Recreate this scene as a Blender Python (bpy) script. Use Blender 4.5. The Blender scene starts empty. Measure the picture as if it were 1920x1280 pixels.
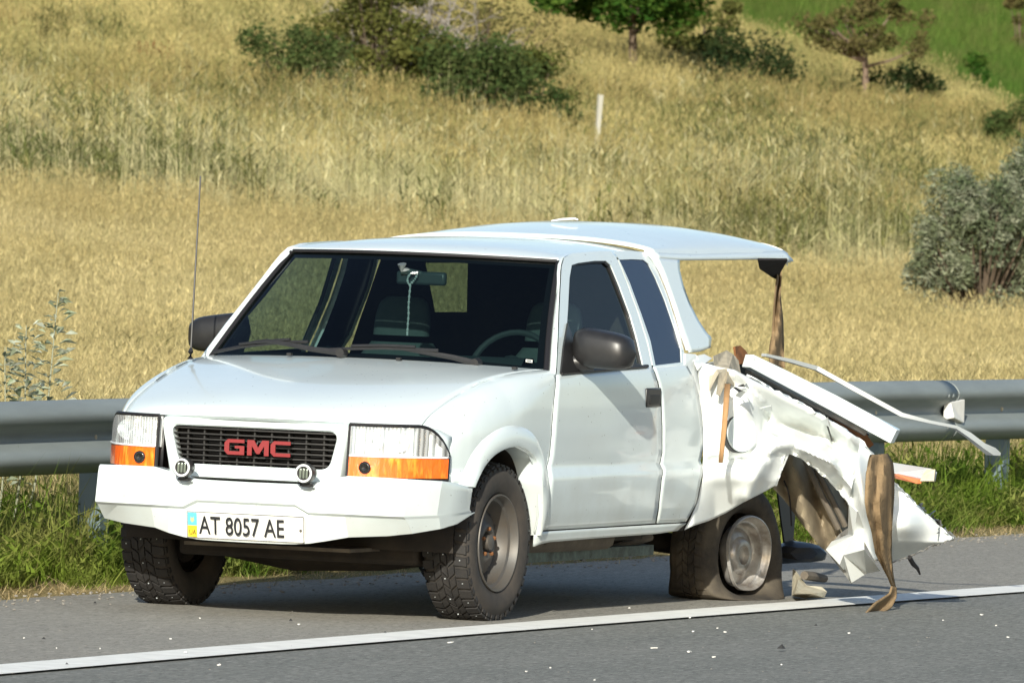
import bpy, bmesh, math, random
import numpy as np
from mathutils import Vector, Matrix, Euler
random.seed(7); rng = np.random.default_rng(7)
PI = math.pi
sc = bpy.context.scene
COL = sc.collection
# ------------------------------------------------------------------ camera
FPX = 20000.0; TH = math.atan(8140 / 20000); ROLL = .035; YH = 255.0
fw = Vector((-math.sin(TH), math.cos(TH), 0)); rt = Vector((math.cos(TH), math.sin(TH), 0)); up = Vector((0, 0, 1))
pitch = math.atan((640 - YH) * math.cos(ROLL) / FPX)
F = fw * math.cos(pitch) - up * math.sin(pitch); U0 = up * math.cos(pitch) + fw * math.sin(pitch)
R = rt * math.cos(ROLL) + U0 * math.sin(ROLL); U = -rt * math.sin(ROLL) + U0 * math.cos(ROLL)
CAM = Vector((17.815, -41.649, 2.053))
cd = bpy.data.cameras.new('camera'); cam = bpy.data.objects.new('camera', cd); COL.objects.link(cam)
M = Matrix(((R.x, U.x, -F.x, CAM.x), (R.y, U.y, -F.y, CAM.y), (R.z, U.z, -F.z, CAM.z), (0, 0, 0, 1)))
cam.matrix_world = M
cd.sensor_width = 36; cd.lens = FPX / 1920 * 36; cd.clip_start = 1; cd.clip_end = 6000
cd.dof.use_dof = True; cd.dof.focus_distance = 45.3; cd.dof.aperture_fstop = 20
sc.camera = cam
# ------------------------------------------------------------------ world, sun, exposure
SUN_AZ = math.radians(15); SUN_EL = math.radians(22)
SD = Vector((math.sin(SUN_AZ) * math.cos(SUN_EL), -math.cos(SUN_AZ) * math.cos(SUN_EL), math.sin(SUN_EL)))
w = bpy.data.worlds.new('World'); sc.world = w; w.use_nodes = True
nt = w.node_tree; bg = nt.nodes['Background']
sky = nt.nodes.new('ShaderNodeTexSky'); sky.sky_type = 'NISHITA'; sky.sun_disc = False
sky.sun_elevation = SUN_EL; sky.sun_rotation = math.atan2(SD.x, SD.y)
sky.air_density = 1.0; sky.dust_density = 1.2; sky.ozone_density = 1.0
nt.links.new(sky.outputs[0], bg.inputs[0]); bg.inputs[1].default_value = .115
sl = bpy.data.lights.new('sun', 'SUN'); sl.energy = 5.0; sl.angle = math.radians(.53); sl.color = (1, .957, .84)
so = bpy.data.objects.new('sun', sl); COL.objects.link(so); so.rotation_euler = SD.to_track_quat('Z', 'Y').to_euler()
so.location = (10, -30, 30)
sc.view_settings.view_transform = 'Standard'; sc.view_settings.look = 'None'
sc.view_settings.exposure = 0.36; sc.view_settings.gamma = 1
sc.view_settings.use_curve_mapping = False

# ------------------------------------------------------------------ survey helpers: photo sight lines met with real planes
def ray(x, y): return F + R * ((x - 960) / FPX) - U * ((y - 640) / FPX)
def onX(x, y, X):
    d = ray(x, y); return CAM + d * ((X - CAM.x) / d.x)
def onY(x, y, Y):
    d = ray(x, y); return CAM + d * ((Y - CAM.y) / d.y)
def onZ(x, y, Z):
    d = ray(x, y); return CAM + d * ((Z - CAM.z) / d.z)

# ------------------------------------------------------------------ materials
def mat(name, base, rough=.6, metal=0, coat=0, spec=.5, noise=None, bump=None, trans=0):
    m = bpy.data.materials.new(name); m.use_nodes = True
    n = m.node_tree.nodes; l = m.node_tree.links; p = n['Principled BSDF']
    p.inputs['Base Color'].default_value = (*base, 1); p.inputs['Roughness'].default_value = rough
    p.inputs['Metallic'].default_value = metal; p.inputs['Coat Weight'].default_value = coat
    p.inputs['Coat Roughness'].default_value = .06
    p.inputs['Specular IOR Level'].default_value = spec
    if trans: p.inputs['Transmission Weight'].default_value = trans
    if noise:                                   # (scale, second colour, amount, detail[, stretch])
        tc = n.new('ShaderNodeTexCoord'); src = tc.outputs['Object']
        if len(noise) > 4:
            mp = n.new('ShaderNodeMapping'); mp.inputs['Scale'].default_value = noise[4]; l.new(src, mp.inputs[0]); src = mp.outputs[0]
        t = n.new('ShaderNodeTexNoise'); t.inputs['Scale'].default_value = noise[0]; t.inputs['Detail'].default_value = noise[3]
        t.inputs['Roughness'].default_value = .65
        l.new(src, t.inputs['Vector'])
        r = n.new('ShaderNodeMapRange'); r.inputs[1].default_value = .35; r.inputs[2].default_value = .68
        r.inputs[3].default_value = 0; r.inputs[4].default_value = noise[2]; l.new(t.outputs[0], r.inputs[0])
        mx = n.new('ShaderNodeMix'); mx.data_type = 'RGBA'; l.new(r.outputs[0], mx.inputs[0])
        mx.inputs[6].default_value = (*base, 1); mx.inputs[7].default_value = (*noise[1], 1)
        l.new(mx.outputs[2], p.inputs['Base Color'])
    if bump:                                    # (scale, strength, distance)
        tc = n.new('ShaderNodeTexCoord'); t = n.new('ShaderNodeTexNoise'); t.inputs['Scale'].default_value = bump[0]; t.inputs['Detail'].default_value = 4
        b = n.new('ShaderNodeBump'); b.inputs['Strength'].default_value = bump[1]; b.inputs['Distance'].default_value = bump[2]
        l.new(tc.outputs['Object'], t.inputs['Vector']); l.new(t.outputs[0], b.inputs['Height']); l.new(b.outputs[0], p.inputs['Normal'])
    return m
def glass(name, tint, rough=.02, gl=1.0):
    m = bpy.data.materials.new(name); m.use_nodes = True; n = m.node_tree.nodes; l = m.node_tree.links; n.clear()
    o = n.new('ShaderNodeOutputMaterial'); t = n.new('ShaderNodeBsdfTransparent'); t.inputs[0].default_value = (*tint, 1)
    g = n.new('ShaderNodeBsdfGlossy'); g.inputs['Roughness'].default_value = rough; g.inputs[0].default_value = (gl, gl, gl, 1)
    f = n.new('ShaderNodeLayerWeight'); f.inputs['Blend'].default_value = .5; x = n.new('ShaderNodeMixShader')
    pw = n.new('ShaderNodeMath'); pw.operation = 'POWER'; pw.inputs[1].default_value = 4.5; l.new(f.outputs['Facing'], pw.inputs[0])
    ma = n.new('ShaderNodeMath'); ma.operation = 'MULTIPLY_ADD'; ma.inputs[1].default_value = .9; ma.inputs[2].default_value = .045; l.new(pw.outputs[0], ma.inputs[0])
    l.new(ma.outputs[0], x.inputs[0]); l.new(t.outputs[0], x.inputs[1]); l.new(g.outputs[0], x.inputs[2]); l.new(x.outputs[0], o.inputs[0]); return m
def leafmat(name, c1, c2, c3=None, scale=.35, transl=.35, rnd=True, fine=6.0):
    """foliage: diffuse + translucent, hue by a slow world noise, a quick one, and a per-leaf / per-clump value"""
    m = bpy.data.materials.new(name); m.use_nodes = True; n = m.node_tree.nodes; l = m.node_tree.links; n.clear()
    o = n.new('ShaderNodeOutputMaterial'); geo = n.new('ShaderNodeNewGeometry')
    t = n.new('ShaderNodeTexNoise'); t.inputs['Scale'].default_value = scale; t.inputs['Detail'].default_value = 3
    l.new(geo.outputs['Position'], t.inputs['Vector'])
    r = n.new('ShaderNodeMapRange'); r.inputs[1].default_value = .38; r.inputs[2].default_value = .62; l.new(t.outputs[0], r.inputs[0])
    mx = n.new('ShaderNodeMix'); mx.data_type = 'RGBA'; l.new(r.outputs[0], mx.inputs[0])
    mx.inputs[6].default_value = (*c1, 1); mx.inputs[7].default_value = (*c2, 1); out = mx.outputs[2]
    t2 = n.new('ShaderNodeTexNoise'); t2.inputs['Scale'].default_value = fine; t2.inputs['Detail'].default_value = 2
    l.new(geo.outputs['Position'], t2.inputs['Vector'])
    r2 = n.new('ShaderNodeMapRange'); r2.inputs[1].default_value = .45; r2.inputs[2].default_value = .65; r2.inputs[4].default_value = .7; l.new(t2.outputs[0], r2.inputs[0])
    m2 = n.new('ShaderNodeMix'); m2.data_type = 'RGBA'; l.new(r2.outputs[0], m2.inputs[0]); l.new(out, m2.inputs[6]); m2.inputs[7].default_value = (*(c3 or c2), 1); out = m2.outputs[2]
    oi = n.new('ShaderNodeObjectInfo'); at = n.new('ShaderNodeAttribute'); at.attribute_name = 'shade'
    ad = n.new('ShaderNodeMath'); ad.operation = 'ADD'; l.new(oi.outputs['Random'], ad.inputs[0]); l.new(at.outputs['Fac'], ad.inputs[1])
    fr = n.new('ShaderNodeMath'); fr.operation = 'FRACT'; l.new(ad.outputs[0], fr.inputs[0])
    vr = n.new('ShaderNodeMapRange'); vr.inputs[3].default_value = .68; vr.inputs[4].default_value = 1.3; l.new(fr.outputs[0], vr.inputs[0])
    hs = n.new('ShaderNodeHueSaturation'); l.new(out, hs.inputs['Color']); l.new(vr.outputs[0], hs.inputs['Value'])
    d = n.new('ShaderNodeBsdfDiffuse'); tr = n.new('ShaderNodeBsdfTranslucent'); x = n.new('ShaderNodeMixShader'); x.inputs[0].default_value = transl
    l.new(hs.outputs[0], d.inputs[0]); l.new(hs.outputs[0], tr.inputs[0]); l.new(d.outputs[0], x.inputs[1]); l.new(tr.outputs[0], x.inputs[2]); l.new(x.outputs[0], o.inputs[0])
    return m
PAINT = mat('white_paint', (.665, .745, .75), .25, 0, .6, .5, (2.2, (.63, .70, .70), .7, 9))
def specks(m, c=(.20, .19, .17), thr=.755, sc_=70):
    n = m.node_tree.nodes; l = m.node_tree.links; p = n['Principled BSDF']; src = p.inputs['Base Color'].links[0].from_socket
    geo = n.new('ShaderNodeNewGeometry'); t = n.new('ShaderNodeTexNoise'); t.inputs['Scale'].default_value = sc_; t.inputs['Detail'].default_value = 1; l.new(geo.outputs['Position'], t.inputs['Vector'])
    r_ = n.new('ShaderNodeMapRange'); r_.inputs[1].default_value = thr; r_.inputs[2].default_value = thr + .03; r_.inputs[4].default_value = .8; l.new(t.outputs[0], r_.inputs[0])
    x = n.new('ShaderNodeMix'); x.data_type = 'RGBA'; l.new(r_.outputs[0], x.inputs[0]); l.new(src, x.inputs[6]); x.inputs[7].default_value = (*c, 1)
    sp = n.new('ShaderNodeSeparateXYZ'); l.new(geo.outputs['Position'], sp.inputs[0]); t2 = n.new('ShaderNodeTexNoise'); t2.inputs['Scale'].default_value = 5; t2.inputs['Detail'].default_value = 8; l.new(geo.outputs['Position'], t2.inputs['Vector'])
    ml = n.new('ShaderNodeMath'); ml.operation = 'MULTIPLY_ADD'; ml.inputs[1].default_value = .5; l.new(t2.outputs[0], ml.inputs[0]); l.new(sp.outputs['Z'], ml.inputs[2])
    r2 = n.new('ShaderNodeMapRange'); r2.inputs[1].default_value = .58; r2.inputs[2].default_value = .86; r2.inputs[3].default_value = .38; r2.inputs[4].default_value = 0; l.new(ml.outputs[0], r2.inputs[0])
    y = n.new('ShaderNodeMix'); y.data_type = 'RGBA'; l.new(r2.outputs[0], y.inputs[0]); l.new(x.outputs[2], y.inputs[6]); y.inputs[7].default_value = (.40, .38, .32, 1); l.new(y.outputs[2], p.inputs['Base Color'])
specks(PAINT)
TORN = mat('torn_white_paint', (.78, .82, .81), .32, 0, .3, .5, (5, (.72, .74, .72), .35, 8))
def scuff(m):
    n = m.node_tree.nodes; l = m.node_tree.links; p = n['Principled BSDF']; src = p.inputs['Base Color'].links[0].from_socket
    tc = n.new('ShaderNodeTexCoord'); mp = n.new('ShaderNodeMapping'); mp.inputs['Scale'].default_value = (5, 5, 22); mp.inputs['Rotation'].default_value = (.5, .2, 0); l.new(tc.outputs['Object'], mp.inputs[0])
    t = n.new('ShaderNodeTexNoise'); t.inputs['Scale'].default_value = 2.2; t.inputs['Detail'].default_value = 10; t.inputs['Roughness'].default_value = .75; l.new(mp.outputs[0], t.inputs['Vector'])
    r_ = n.new('ShaderNodeMapRange'); r_.inputs[1].default_value = .64; r_.inputs[2].default_value = .72; r_.inputs[4].default_value = .4; l.new(t.outputs[0], r_.inputs[0])
    x = n.new('ShaderNodeMix'); x.data_type = 'RGBA'; l.new(r_.outputs[0], x.inputs[0]); l.new(src, x.inputs[6]); x.inputs[7].default_value = (.22, .21, .18, 1); l.new(x.outputs[2], p.inputs['Base Color'])
scuff(TORN)
PRIMER = mat('grey_torn_metal', (.36, .36, .34), .5, .4, 0, .5, (9, (.12, .11, .10), .8, 6), (14, .5, .02))
BLACKP = mat('black_plastic', (.016, .016, .017), .38, 0, 0, .5, (30, (.03, .03, .03), .4, 5))
RUBTRIM = mat('rubber_trim', (.012, .011, .012), .5)
DARK = mat('dark_underbody', (.018, .016, .015), .8, 0, 0, .3, (6, (.05, .04, .03), .7, 6))
FRAMEM = mat('dusty_frame', (.10, .085, .07), .8, 0, 0, .3, (8, (.2, .17, .13), .7, 6))
INTER = mat('interior_plastic', (.05, .068, .07), .7)
SEATM = mat('grey_seat_cloth', (.10, .135, .13), .95, 0, 0, .2, (20, (.13, .16, .155), .6, 4))
TYRE = mat('dusty_rubber', (.030, .028, .026), .78, 0, 0, .35, (7, (.075, .062, .050), .75, 7))
TYREB = mat('tread_rubber', (.022, .021, .021), .7, 0, 0, .35, (12, (.04, .036, .032), .6, 5))
FLATT = mat('dusty_flat_tyre', (.038, .034, .030), .85, 0, 0, .3, (5, (.15, .125, .09), .75, 8))
STEEL = mat('dusty_steel_rim', (.095, .093, .088), .5, .3, 0, .5, (9, (.10, .08, .06), .7, 6))
SILVER = mat('bent_silver_rim', (.62, .61, .58), .34, .55, 0, .5, (9, (.16, .12, .09), .8, 6))
RUST = mat('rust', (.26, .11, .04), .85, 0, 0, .3, (12, (.10, .045, .02), .8, 6), (20, .5, .01))
CHROME = mat('reflector', (.85, .87, .88), .08, 1)
LENS = glass('clear_lens', (.93, .96, .97), .04)
WGLASS = glass('tinted_windscreen', (.33, .43, .42), .015, .8)
SGLASS = glass('side_glass', (.62, .74, .74), .015, .45)
RGLASS = glass('rear_glass', (.42, .50, .46), .015, .75)
DGLASS = mat('dark_privacy_glass', (.014, .026, .06), .18, 0, 0, .22)
RED = mat('red_emblem', (.24, .028, .03), .35, 0, .3)
WPLATE = mat('plate_white', (.72, .72, .68), .45, 0, 0, .4, (18, (.6, .58, .52), .5, 5))
PBLACK = mat('plate_black', (.012, .013, .015), .5)
PBLUE = mat('plate_blue', (.12, .45, .60), .5); PYEL = mat('plate_yellow', (.85, .60, .03), .5)
CARPET = mat('brown_carpet_strip', (.26, .185, .105), .95, 0, 0, .1, (10, (.17, .12, .07), .7, 7, (3, 3, .6)), (60, .5, .01))
WOODST = mat('tan_wood_strip', (.42, .25, .12), .8, 0, 0, .2, (8, (.3, .17, .08), .6, 6, (6, 6, .5)))
CLOTH = mat('beige_cloth', (.42, .38, .30), .9, 0, 0, .2, (9, (.3, .27, .2), .6, 6), (12, .6, .03))
ALU = mat('aluminium_strip', (.66, .70, .71), .3, .5)
GALV = mat('galvanised_steel', (.27, .305, .30), .58, .15, 0, .5, (2.2, (.19, .215, .21), .8, 8, (1, .5, 4)), (40, .1, .004))
POSTM = mat('galvanised_post', (.13, .18, .20), .5, .2, 0, .5, (6, (.14, .19, .21), .6, 6))
CONC = mat('weathered_concrete', (.42, .41, .35), .9, 0, 0, .2, (7, (.36, .35, .3), .7, 6))
BARK = mat('bark', (.14, .105, .075), .95, 0, 0, .1, (14, (.07, .055, .04), .7, 6))
DEADW = mat('dead_grey_wood', (.29, .265, .23), .95, 0, 0, .1, (10, (.15, .13, .11), .7, 6))
CREAM = mat('cream_foam', (.62, .58, .45), .9, 0, 0, .2, (15, (.35, .28, .18), .6, 6), (25, .6, .01))
HOOK = mat('white_ring', (.75, .77, .78), .3)
LED = mat('led_lens', (.20, .23, .19), .15, .3)
def amber():
    m = mat('amber_lens', (.95, .20, .012), .16, 0, .6, .6)
    n = m.node_tree.nodes; l = m.node_tree.links; p = n['Principled BSDF']
    tc = n.new('ShaderNodeTexCoord'); mp = n.new('ShaderNodeMapping'); mp.inputs['Scale'].default_value = (26, 26, 7)
    v = n.new('ShaderNodeTexNoise'); v.inputs['Scale'].default_value = 1.6; v.inputs['Detail'].default_value = 3
    l.new(tc.outputs['Object'], mp.inputs[0]); l.new(mp.outputs[0], v.inputs['Vector'])
    r = n.new('ShaderNodeMapRange'); r.inputs[1].default_value = .50; r.inputs[2].default_value = .95; l.new(v.outputs[0], r.inputs[0])
    mx = n.new('ShaderNodeMix'); mx.data_type = 'RGBA'; mx.inputs[6].default_value = (.90, .14, .008, 1); mx.inputs[7].default_value = (1, .55, .05, 1)
    l.new(r.outputs[0], mx.inputs[0]); l.new(mx.outputs[2], p.inputs['Base Color'])
    b = n.new('ShaderNodeBump'); b.inputs['Strength'].default_value = .6; b.inputs['Distance'].default_value = .01
    l.new(v.outputs[0], b.inputs['Height']); l.new(b.outputs[0], p.inputs['Normal']); return m
AMBER = amber()
LAMPR = mat('lamp_reflector', (.9, .92, .92), .28, .75)
def fluted():
    m = glass('fluted_lens', (.94, .97, .98), .05)
    n = m.node_tree.nodes; l = m.node_tree.links
    tc = n.new('ShaderNodeTexCoord'); wv = n.new('ShaderNodeTexWave'); wv.bands_direction = 'X'; wv.inputs['Scale'].default_value = 22; wv.inputs['Distortion'].default_value = .6
    b = n.new('ShaderNodeBump'); b.inputs['Strength'].default_value = .8; b.inputs['Distance'].default_value = .01
    l.new(tc.outputs['Object'], wv.inputs['Vector']); l.new(wv.outputs['Fac'], b.inputs['Height'])
    out = [q for q in n if q.type == 'OUTPUT_MATERIAL'][0]; mix = out.inputs[0].links[0].from_node; df = n.new('ShaderNodeBsdfDiffuse'); df.inputs[0].default_value = (.86, .89, .90, 1)
    x2 = n.new('ShaderNodeMixShader'); mr = n.new('ShaderNodeMapRange'); mr.inputs[3].default_value = .12; mr.inputs[4].default_value = .42; l.new(wv.outputs['Fac'], mr.inputs[0]); l.new(mr.outputs[0], x2.inputs[0]); l.new(mix.outputs[0], x2.inputs[1]); l.new(df.outputs[0], x2.inputs[2]); l.new(x2.outputs[0], out.inputs[0])
    for q in n:
        if q.type in ('BSDF_GLOSSY', 'LAYER_WEIGHT'): l.new(b.outputs[0], q.inputs['Normal'])
    return m
FLUTED = fluted()

# ------------------------------------------------------------------ object helpers
WP = {}
def tag(o, label=None, cat=None, group=None, kind=None):
    if label: o['label'] = label
    if cat: o['category'] = cat
    if group: o['group'] = group
    if kind: o['kind'] = kind
    return o
def empty(name, loc, label=None, cat=None, group=None, parent=None):
    o = bpy.data.objects.new(name, None); COL.objects.link(o); o.empty_display_size = .2
    loc = Vector(loc)
    if parent: o.parent = parent; o.location = loc - WP[parent]
    else: o.location = loc
    WP[o] = loc; return tag(o, label, cat, group)
def mk(name, V, Fc, m, parent=None, smooth=35, solid=0, mirror=False, bevel=0, subsurf=0, label=None, recalc=False, offset=0, shade=None):
    V = [Vector(v) for v in V]
    if mirror: V = [Vector((2 * XC - v.x, v.y, v.z)) for v in V]; Fc = [tuple(reversed(f)) for f in Fc]
    lo = Vector([min(v[i] for v in V) for i in range(3)]); hi = Vector([max(v[i] for v in V) for i in range(3)])
    c = (lo + hi) / 2
    if parent is None: c.z = lo.z
    me = bpy.data.meshes.new(name); me.from_pydata([v - c for v in V], [], Fc); me.materials.append(m)
    if recalc:
        bm = bmesh.new(); bm.from_mesh(me); bmesh.ops.remove_doubles(bm, verts=bm.verts, dist=1e-5); bmesh.ops.recalc_face_normals(bm, faces=bm.faces); bm.to_mesh(me); bm.free()
    if smooth:
        me.polygons.foreach_set('use_smooth', [True] * len(me.polygons)); me.set_sharp_from_angle(angle=math.radians(smooth))
    me.update()
    o = bpy.data.objects.new(name, me); COL.objects.link(o)
    if parent: o.parent = parent; o.location = c - WP[parent]
    else: o.location = c
    WP[o] = c
    if solid:
        s = o.modifiers.new('s', 'SOLIDIFY'); s.thickness = solid; s.offset = offset
    if bevel:
        b = o.modifiers.new('b', 'BEVEL'); b.width = bevel; b.segments = 2; b.limit_method = 'ANGLE'; b.angle_limit = math.radians(30); b.harden_normals = False
    if subsurf:
        s = o.modifiers.new('u', 'SUBSURF'); s.levels = subsurf; s.render_levels = subsurf
    if label: o['label'] = label
    return o
def box(lo, hi):
    x0, y0, z0 = lo; x1, y1, z1 = hi
    V = [(x0, y0, z0), (x1, y0, z0), (x1, y1, z0), (x0, y1, z0), (x0, y0, z1), (x1, y0, z1), (x1, y1, z1), (x0, y1, z1)]
    return V, [(0, 3, 2, 1), (4, 5, 6, 7), (0, 1, 5, 4), (1, 2, 6, 5), (2, 3, 7, 6), (3, 0, 4, 7)]
def join(*vf):
    V = []; Fc = []
    for v, f in vf:
        k = len(V); V += list(v); Fc += [tuple(i + k for i in q) for q in f]
    return V, Fc
def grid(rows, close=False):
    n = len(rows[0]); V = [p for r in rows for p in r]; Fc = []
    for i in range(len(rows) - 1):
        for j in range(n if close else n - 1):
            k = (j + 1) % n
            Fc.append((i * n + j, i * n + k, (i + 1) * n + k, (i + 1) * n + j))
    return V, Fc
def tube(pts, r, n=8, caps=True):
    pts = [Vector(p) for p in pts]; rr = r if isinstance(r, (list, tuple)) else [r] * len(pts); rows = []
    for i, p in enumerate(pts):
        t = (pts[min(i + 1, len(pts) - 1)] - pts[max(i - 1, 0)]).normalized()
        a = t.cross(Vector((0, 0, 1)));
        if a.length < .05: a = t.cross(Vector((0, 1, 0)))
        a.normalize(); b = t.cross(a)
        rows.append([p + (a * math.cos(2 * PI * k / n) + b * math.sin(2 * PI * k / n)) * rr[i] for k in range(n)])
    V, Fc = grid(rows, True)
    if caps: Fc.append(tuple(reversed(range(n)))); Fc.append(tuple(range(len(V) - n, len(V))))
    return V, Fc
def lathe(prof, n=48, c=(0, 0, 0), axis='X', sgn=1):
    """profile of (along axis, radius)"""
    c = Vector(c); rows = []
    for a, r in prof:
        row = []
        for k in range(n):
            t = 2 * PI * k / n; u, v = r * math.cos(t), r * math.sin(t)
            row.append(c + (Vector((a * sgn, u, v)) if axis == 'X' else Vector((u, a * sgn, v))))
        rows.append(row)
    return grid(rows, True)
def interp(tab, x):
    if x <= tab[0][0]: return tab[0][1]
    for (a, b), (c, d) in zip(tab, tab[1:]):
        if x <= c: return b + (d - b) * (x - a) / (c - a)
    return tab[-1][1]
def sm(tab, x):                                  # smooth (monotone-ish) version
    xs = [t[0] for t in tab]; h = (xs[-1] - xs[0]) / 60
    return (interp(tab, x - h) + 2 * interp(tab, x) + interp(tab, x + h)) / 4
def resample(P, n, pw=1.0):
    P = [Vector(p) for p in P]; L = [0]
    for a, b in zip(P, P[1:]): L.append(L[-1] + (b - a).length)
    out = []
    for i in range(n):
        s = L[-1] * (i / (n - 1)) ** pw; k = 0
        while k < len(L) - 2 and L[k + 1] < s: k += 1
        d = L[k + 1] - L[k]; out.append(P[k].lerp(P[k + 1], 0 if d == 0 else min(1, (s - L[k]) / d)))
    return out
def rounded(P, n=6, closed=False):
    """Catmull-Rom through P"""
    P = [Vector(p) for p in P]; out = []; N = len(P)
    rngi = range(N if closed else N - 1)
    for i in rngi:
        if closed: a, b, c, d = P[i - 1], P[i], P[(i + 1) % N], P[(i + 2) % N]
        else: a, b, c, d = P[max(i - 1, 0)], P[i], P[i + 1], P[min(i + 2, N - 1)]
        for k in range(n):
            t = k / n
            out.append(.5 * ((2 * b) + (c - a) * t + (2 * a - 5 * b + 4 * c - d) * t * t + (3 * b - a - 3 * c + d) * t ** 3))
    if not closed: out.append(P[-1])
    return out
def coons(T, B, L, Rr, nu, nv, pv=1.0):
    T = resample(T, nu); B = resample(B, nu); L = resample(L, nv, pv); Rr = resample(Rr, nv, pv); rows = []
    for j in range(nv):
        v = (j / (nv - 1)) ** pv; row = []
        for i in range(nu):
            u = i / (nu - 1)
            row.append(T[i] * (1 - v) + B[i] * v + L[j] * (1 - u) + Rr[j] * u - (T[0] * (1 - u) * (1 - v) + T[-1] * u * (1 - v) + B[0] * (1 - u) * v + B[-1] * u * v))
        rows.append(row)
    return rows
def noise3(p, s=1.0):
    from mathutils import noise as N
    return N.noise(Vector(p) * s)

# ------------------------------------------------------------------ terrain
HT = [(-60, -.6), (-14, -.25), (-6, 0), (1.3, 0), (1.9, .02), (3, .05), (5, -.05), (9, -.15), (13, -.12), (18, .1), (23.7, .42), (31, .9), (38.8, 1.55), (46, 2.3), (54, 3.2), (63.4, 4.45), (80, 8.0), (120, 18), (200, 40), (400, 80)]
def gz(x, y):
    n = -x; h = sm(HT, n) if n > 12 else interp(HT, n)
    if n > 6:
        a = min(1, (n - 6) / 20); h += a * .16 * noise3((x * .08, y * .08, 3)) + a * .05 * noise3((x * .4, y * .4, 8))
    elif n > 1.4: h += .02 * noise3((x * 2, y * 1.2, 1))
    return h
def gp(px, d):
    """ground point straight below the sight line of photo column px at plan distance d"""
    v = ray(px, 640); h = math.hypot(v.x, v.y); x = CAM.x + v.x * d / h; y = CAM.y + v.y * d / h
    return Vector((x, y, gz(x, y)))
def ground_mat():
    m = mat('field_soil', (.20, .16, .08), .95, 0, 0, .1)
    n = m.node_tree.nodes; l = m.node_tree.links; p = n['Principled BSDF']; geo = n.new('ShaderNodeNewGeometry')
    t = n.new('ShaderNodeTexNoise'); t.inputs['Scale'].default_value = .25; t.inputs['Detail'].default_value = 9; l.new(geo.outputs['Position'], t.inputs['Vector'])
    r = n.new('ShaderNodeValToRGB'); r.color_ramp.elements[0].position = .35; r.color_ramp.elements[0].color = (.13, .13, .05, 1)
    r.color_ramp.elements[1].position = .65; r.color_ramp.elements[1].color = (.33, .25, .12, 1); l.new(t.outputs[0], r.inputs[0]); l.new(r.outputs[0], p.inputs['Base Color'])
    return m
def sheet(name, xs, ys, zf, m):
    rows = [[(x, y, zf(x, y)) for y in ys] for x in xs]
    V, Fc = grid(rows); return mk(name, V, Fc, m, smooth=60)
def lin(a, b, n): return [a + (b - a) * i / (n - 1) for i in range(n)]
xs = lin(-900, -130, 12)[:-1] + lin(-130, -20, 80)[:-1] + lin(-20, -1.2, 60)
ys = lin(-900, -40, 14)[:-1] + lin(-40, 210, 190)[:-1] + lin(210, 1200, 14)
fld = sheet('hillside', xs, ys, lambda x, y: gz(x, y), ground_mat()); tag(fld, kind='structure')
def line_x(Y): return 1.115 + .0022 * Y * Y if Y < 0 else 1.115 + .0013 * Y * Y if Y < 8 else 1.2
def asphalt(name, c1, c2, c3, sc1=1.0):
    m = mat(name, c1, .88, 0, 0, .3); n = m.node_tree.nodes; l = m.node_tree.links; p = n['Principled BSDF']; geo = n.new('ShaderNodeNewGeometry')
    def nz(s, d, lo, hi, st=(1, 1, 1)):
        mp = n.new('ShaderNodeMapping'); mp.inputs['Scale'].default_value = st; l.new(geo.outputs['Position'], mp.inputs[0])
        t = n.new('ShaderNodeTexNoise'); t.inputs['Scale'].default_value = s; t.inputs['Detail'].default_value = d; t.inputs['Roughness'].default_value = .7; l.new(mp.outputs[0], t.inputs['Vector'])
        r = n.new('ShaderNodeMapRange'); r.inputs[1].default_value = lo; r.inputs[2].default_value = hi; l.new(t.outputs[0], r.inputs[0]); return r.outputs[0]
    a = n.new('ShaderNodeMix'); a.data_type = 'RGBA'; l.new(nz(1.3, 6, .35, .7, (1, .25, 1)), a.inputs[0]); a.inputs[6].default_value = (*c1, 1); a.inputs[7].default_value = (*c2, 1)
    b = n.new('ShaderNodeMix'); b.data_type = 'RGBA'; l.new(nz(55, 3, .5, .75, (1, .22, 1)), b.inputs[0]); l.new(a.outputs[2], b.inputs[6]); b.inputs[7].default_value = (*c3, 1)
    c = n.new('ShaderNodeMix'); c.data_type = 'RGBA'; c.blend_type = 'MULTIPLY'; l.new(nz(90, 2, .56, .7, (1, .22, 1)), c.inputs[0]); l.new(b.outputs[2], c.inputs[6]); c.inputs[7].default_value = (.35, .34, .33, 1)
    l.new(c.outputs[2], p.inputs['Base Color'])
    bp = n.new('ShaderNodeBump'); bp.inputs['Strength'].default_value = .5; bp.inputs['Distance'].default_value = .006; l.new(nz(80, 3, .2, .8), bp.inputs['Height']); l.new(bp.outputs[0], p.inputs['Normal'])
    return m
ROADM = asphalt('road_asphalt', (.155, .160, .145), (.195, .197, .178), (.34, .34, .31))
SHLDM = asphalt('shoulder_asphalt', (.245, .235, .205), (.295, .28, .24), (.40, .38, .33))
PAINTL = mat('road_line_paint', (.86, .86, .81), .7, 0, 0, .3, (9, (.55, .54, .5), .5, 9), (60, .3, .004))
ye = lin(-300, -14, 24)[:-1] + lin(-14, 30, 150)[:-1] + lin(30, 400, 30)
def strip(name, xa, xb, z, m, n=3, zf=None):
    rows = []
    for k in range(n):
        rows.append([(xa(y) + (xb(y) - xa(y)) * k / (n - 1), y, z) for y in ye])
    V, Fc = grid(rows); return tag(mk(name, V, Fc, m, smooth=0), kind='structure')
def edge(y): return -1.27 + .07 * noise3((y * 1.4, 0, 5)) + .05 * noise3((y * 6, 2, 5)) - (.0 if y < 6 else 0)
strip('shoulder', lambda y: edge(y), line_x, .008, SHLDM)
strip('road', line_x, lambda y: 13, .004, ROADM)
strip('edge_line', lambda y: line_x(y) - .135, lambda y: line_x(y) + .145, .013, PAINTL)
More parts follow.
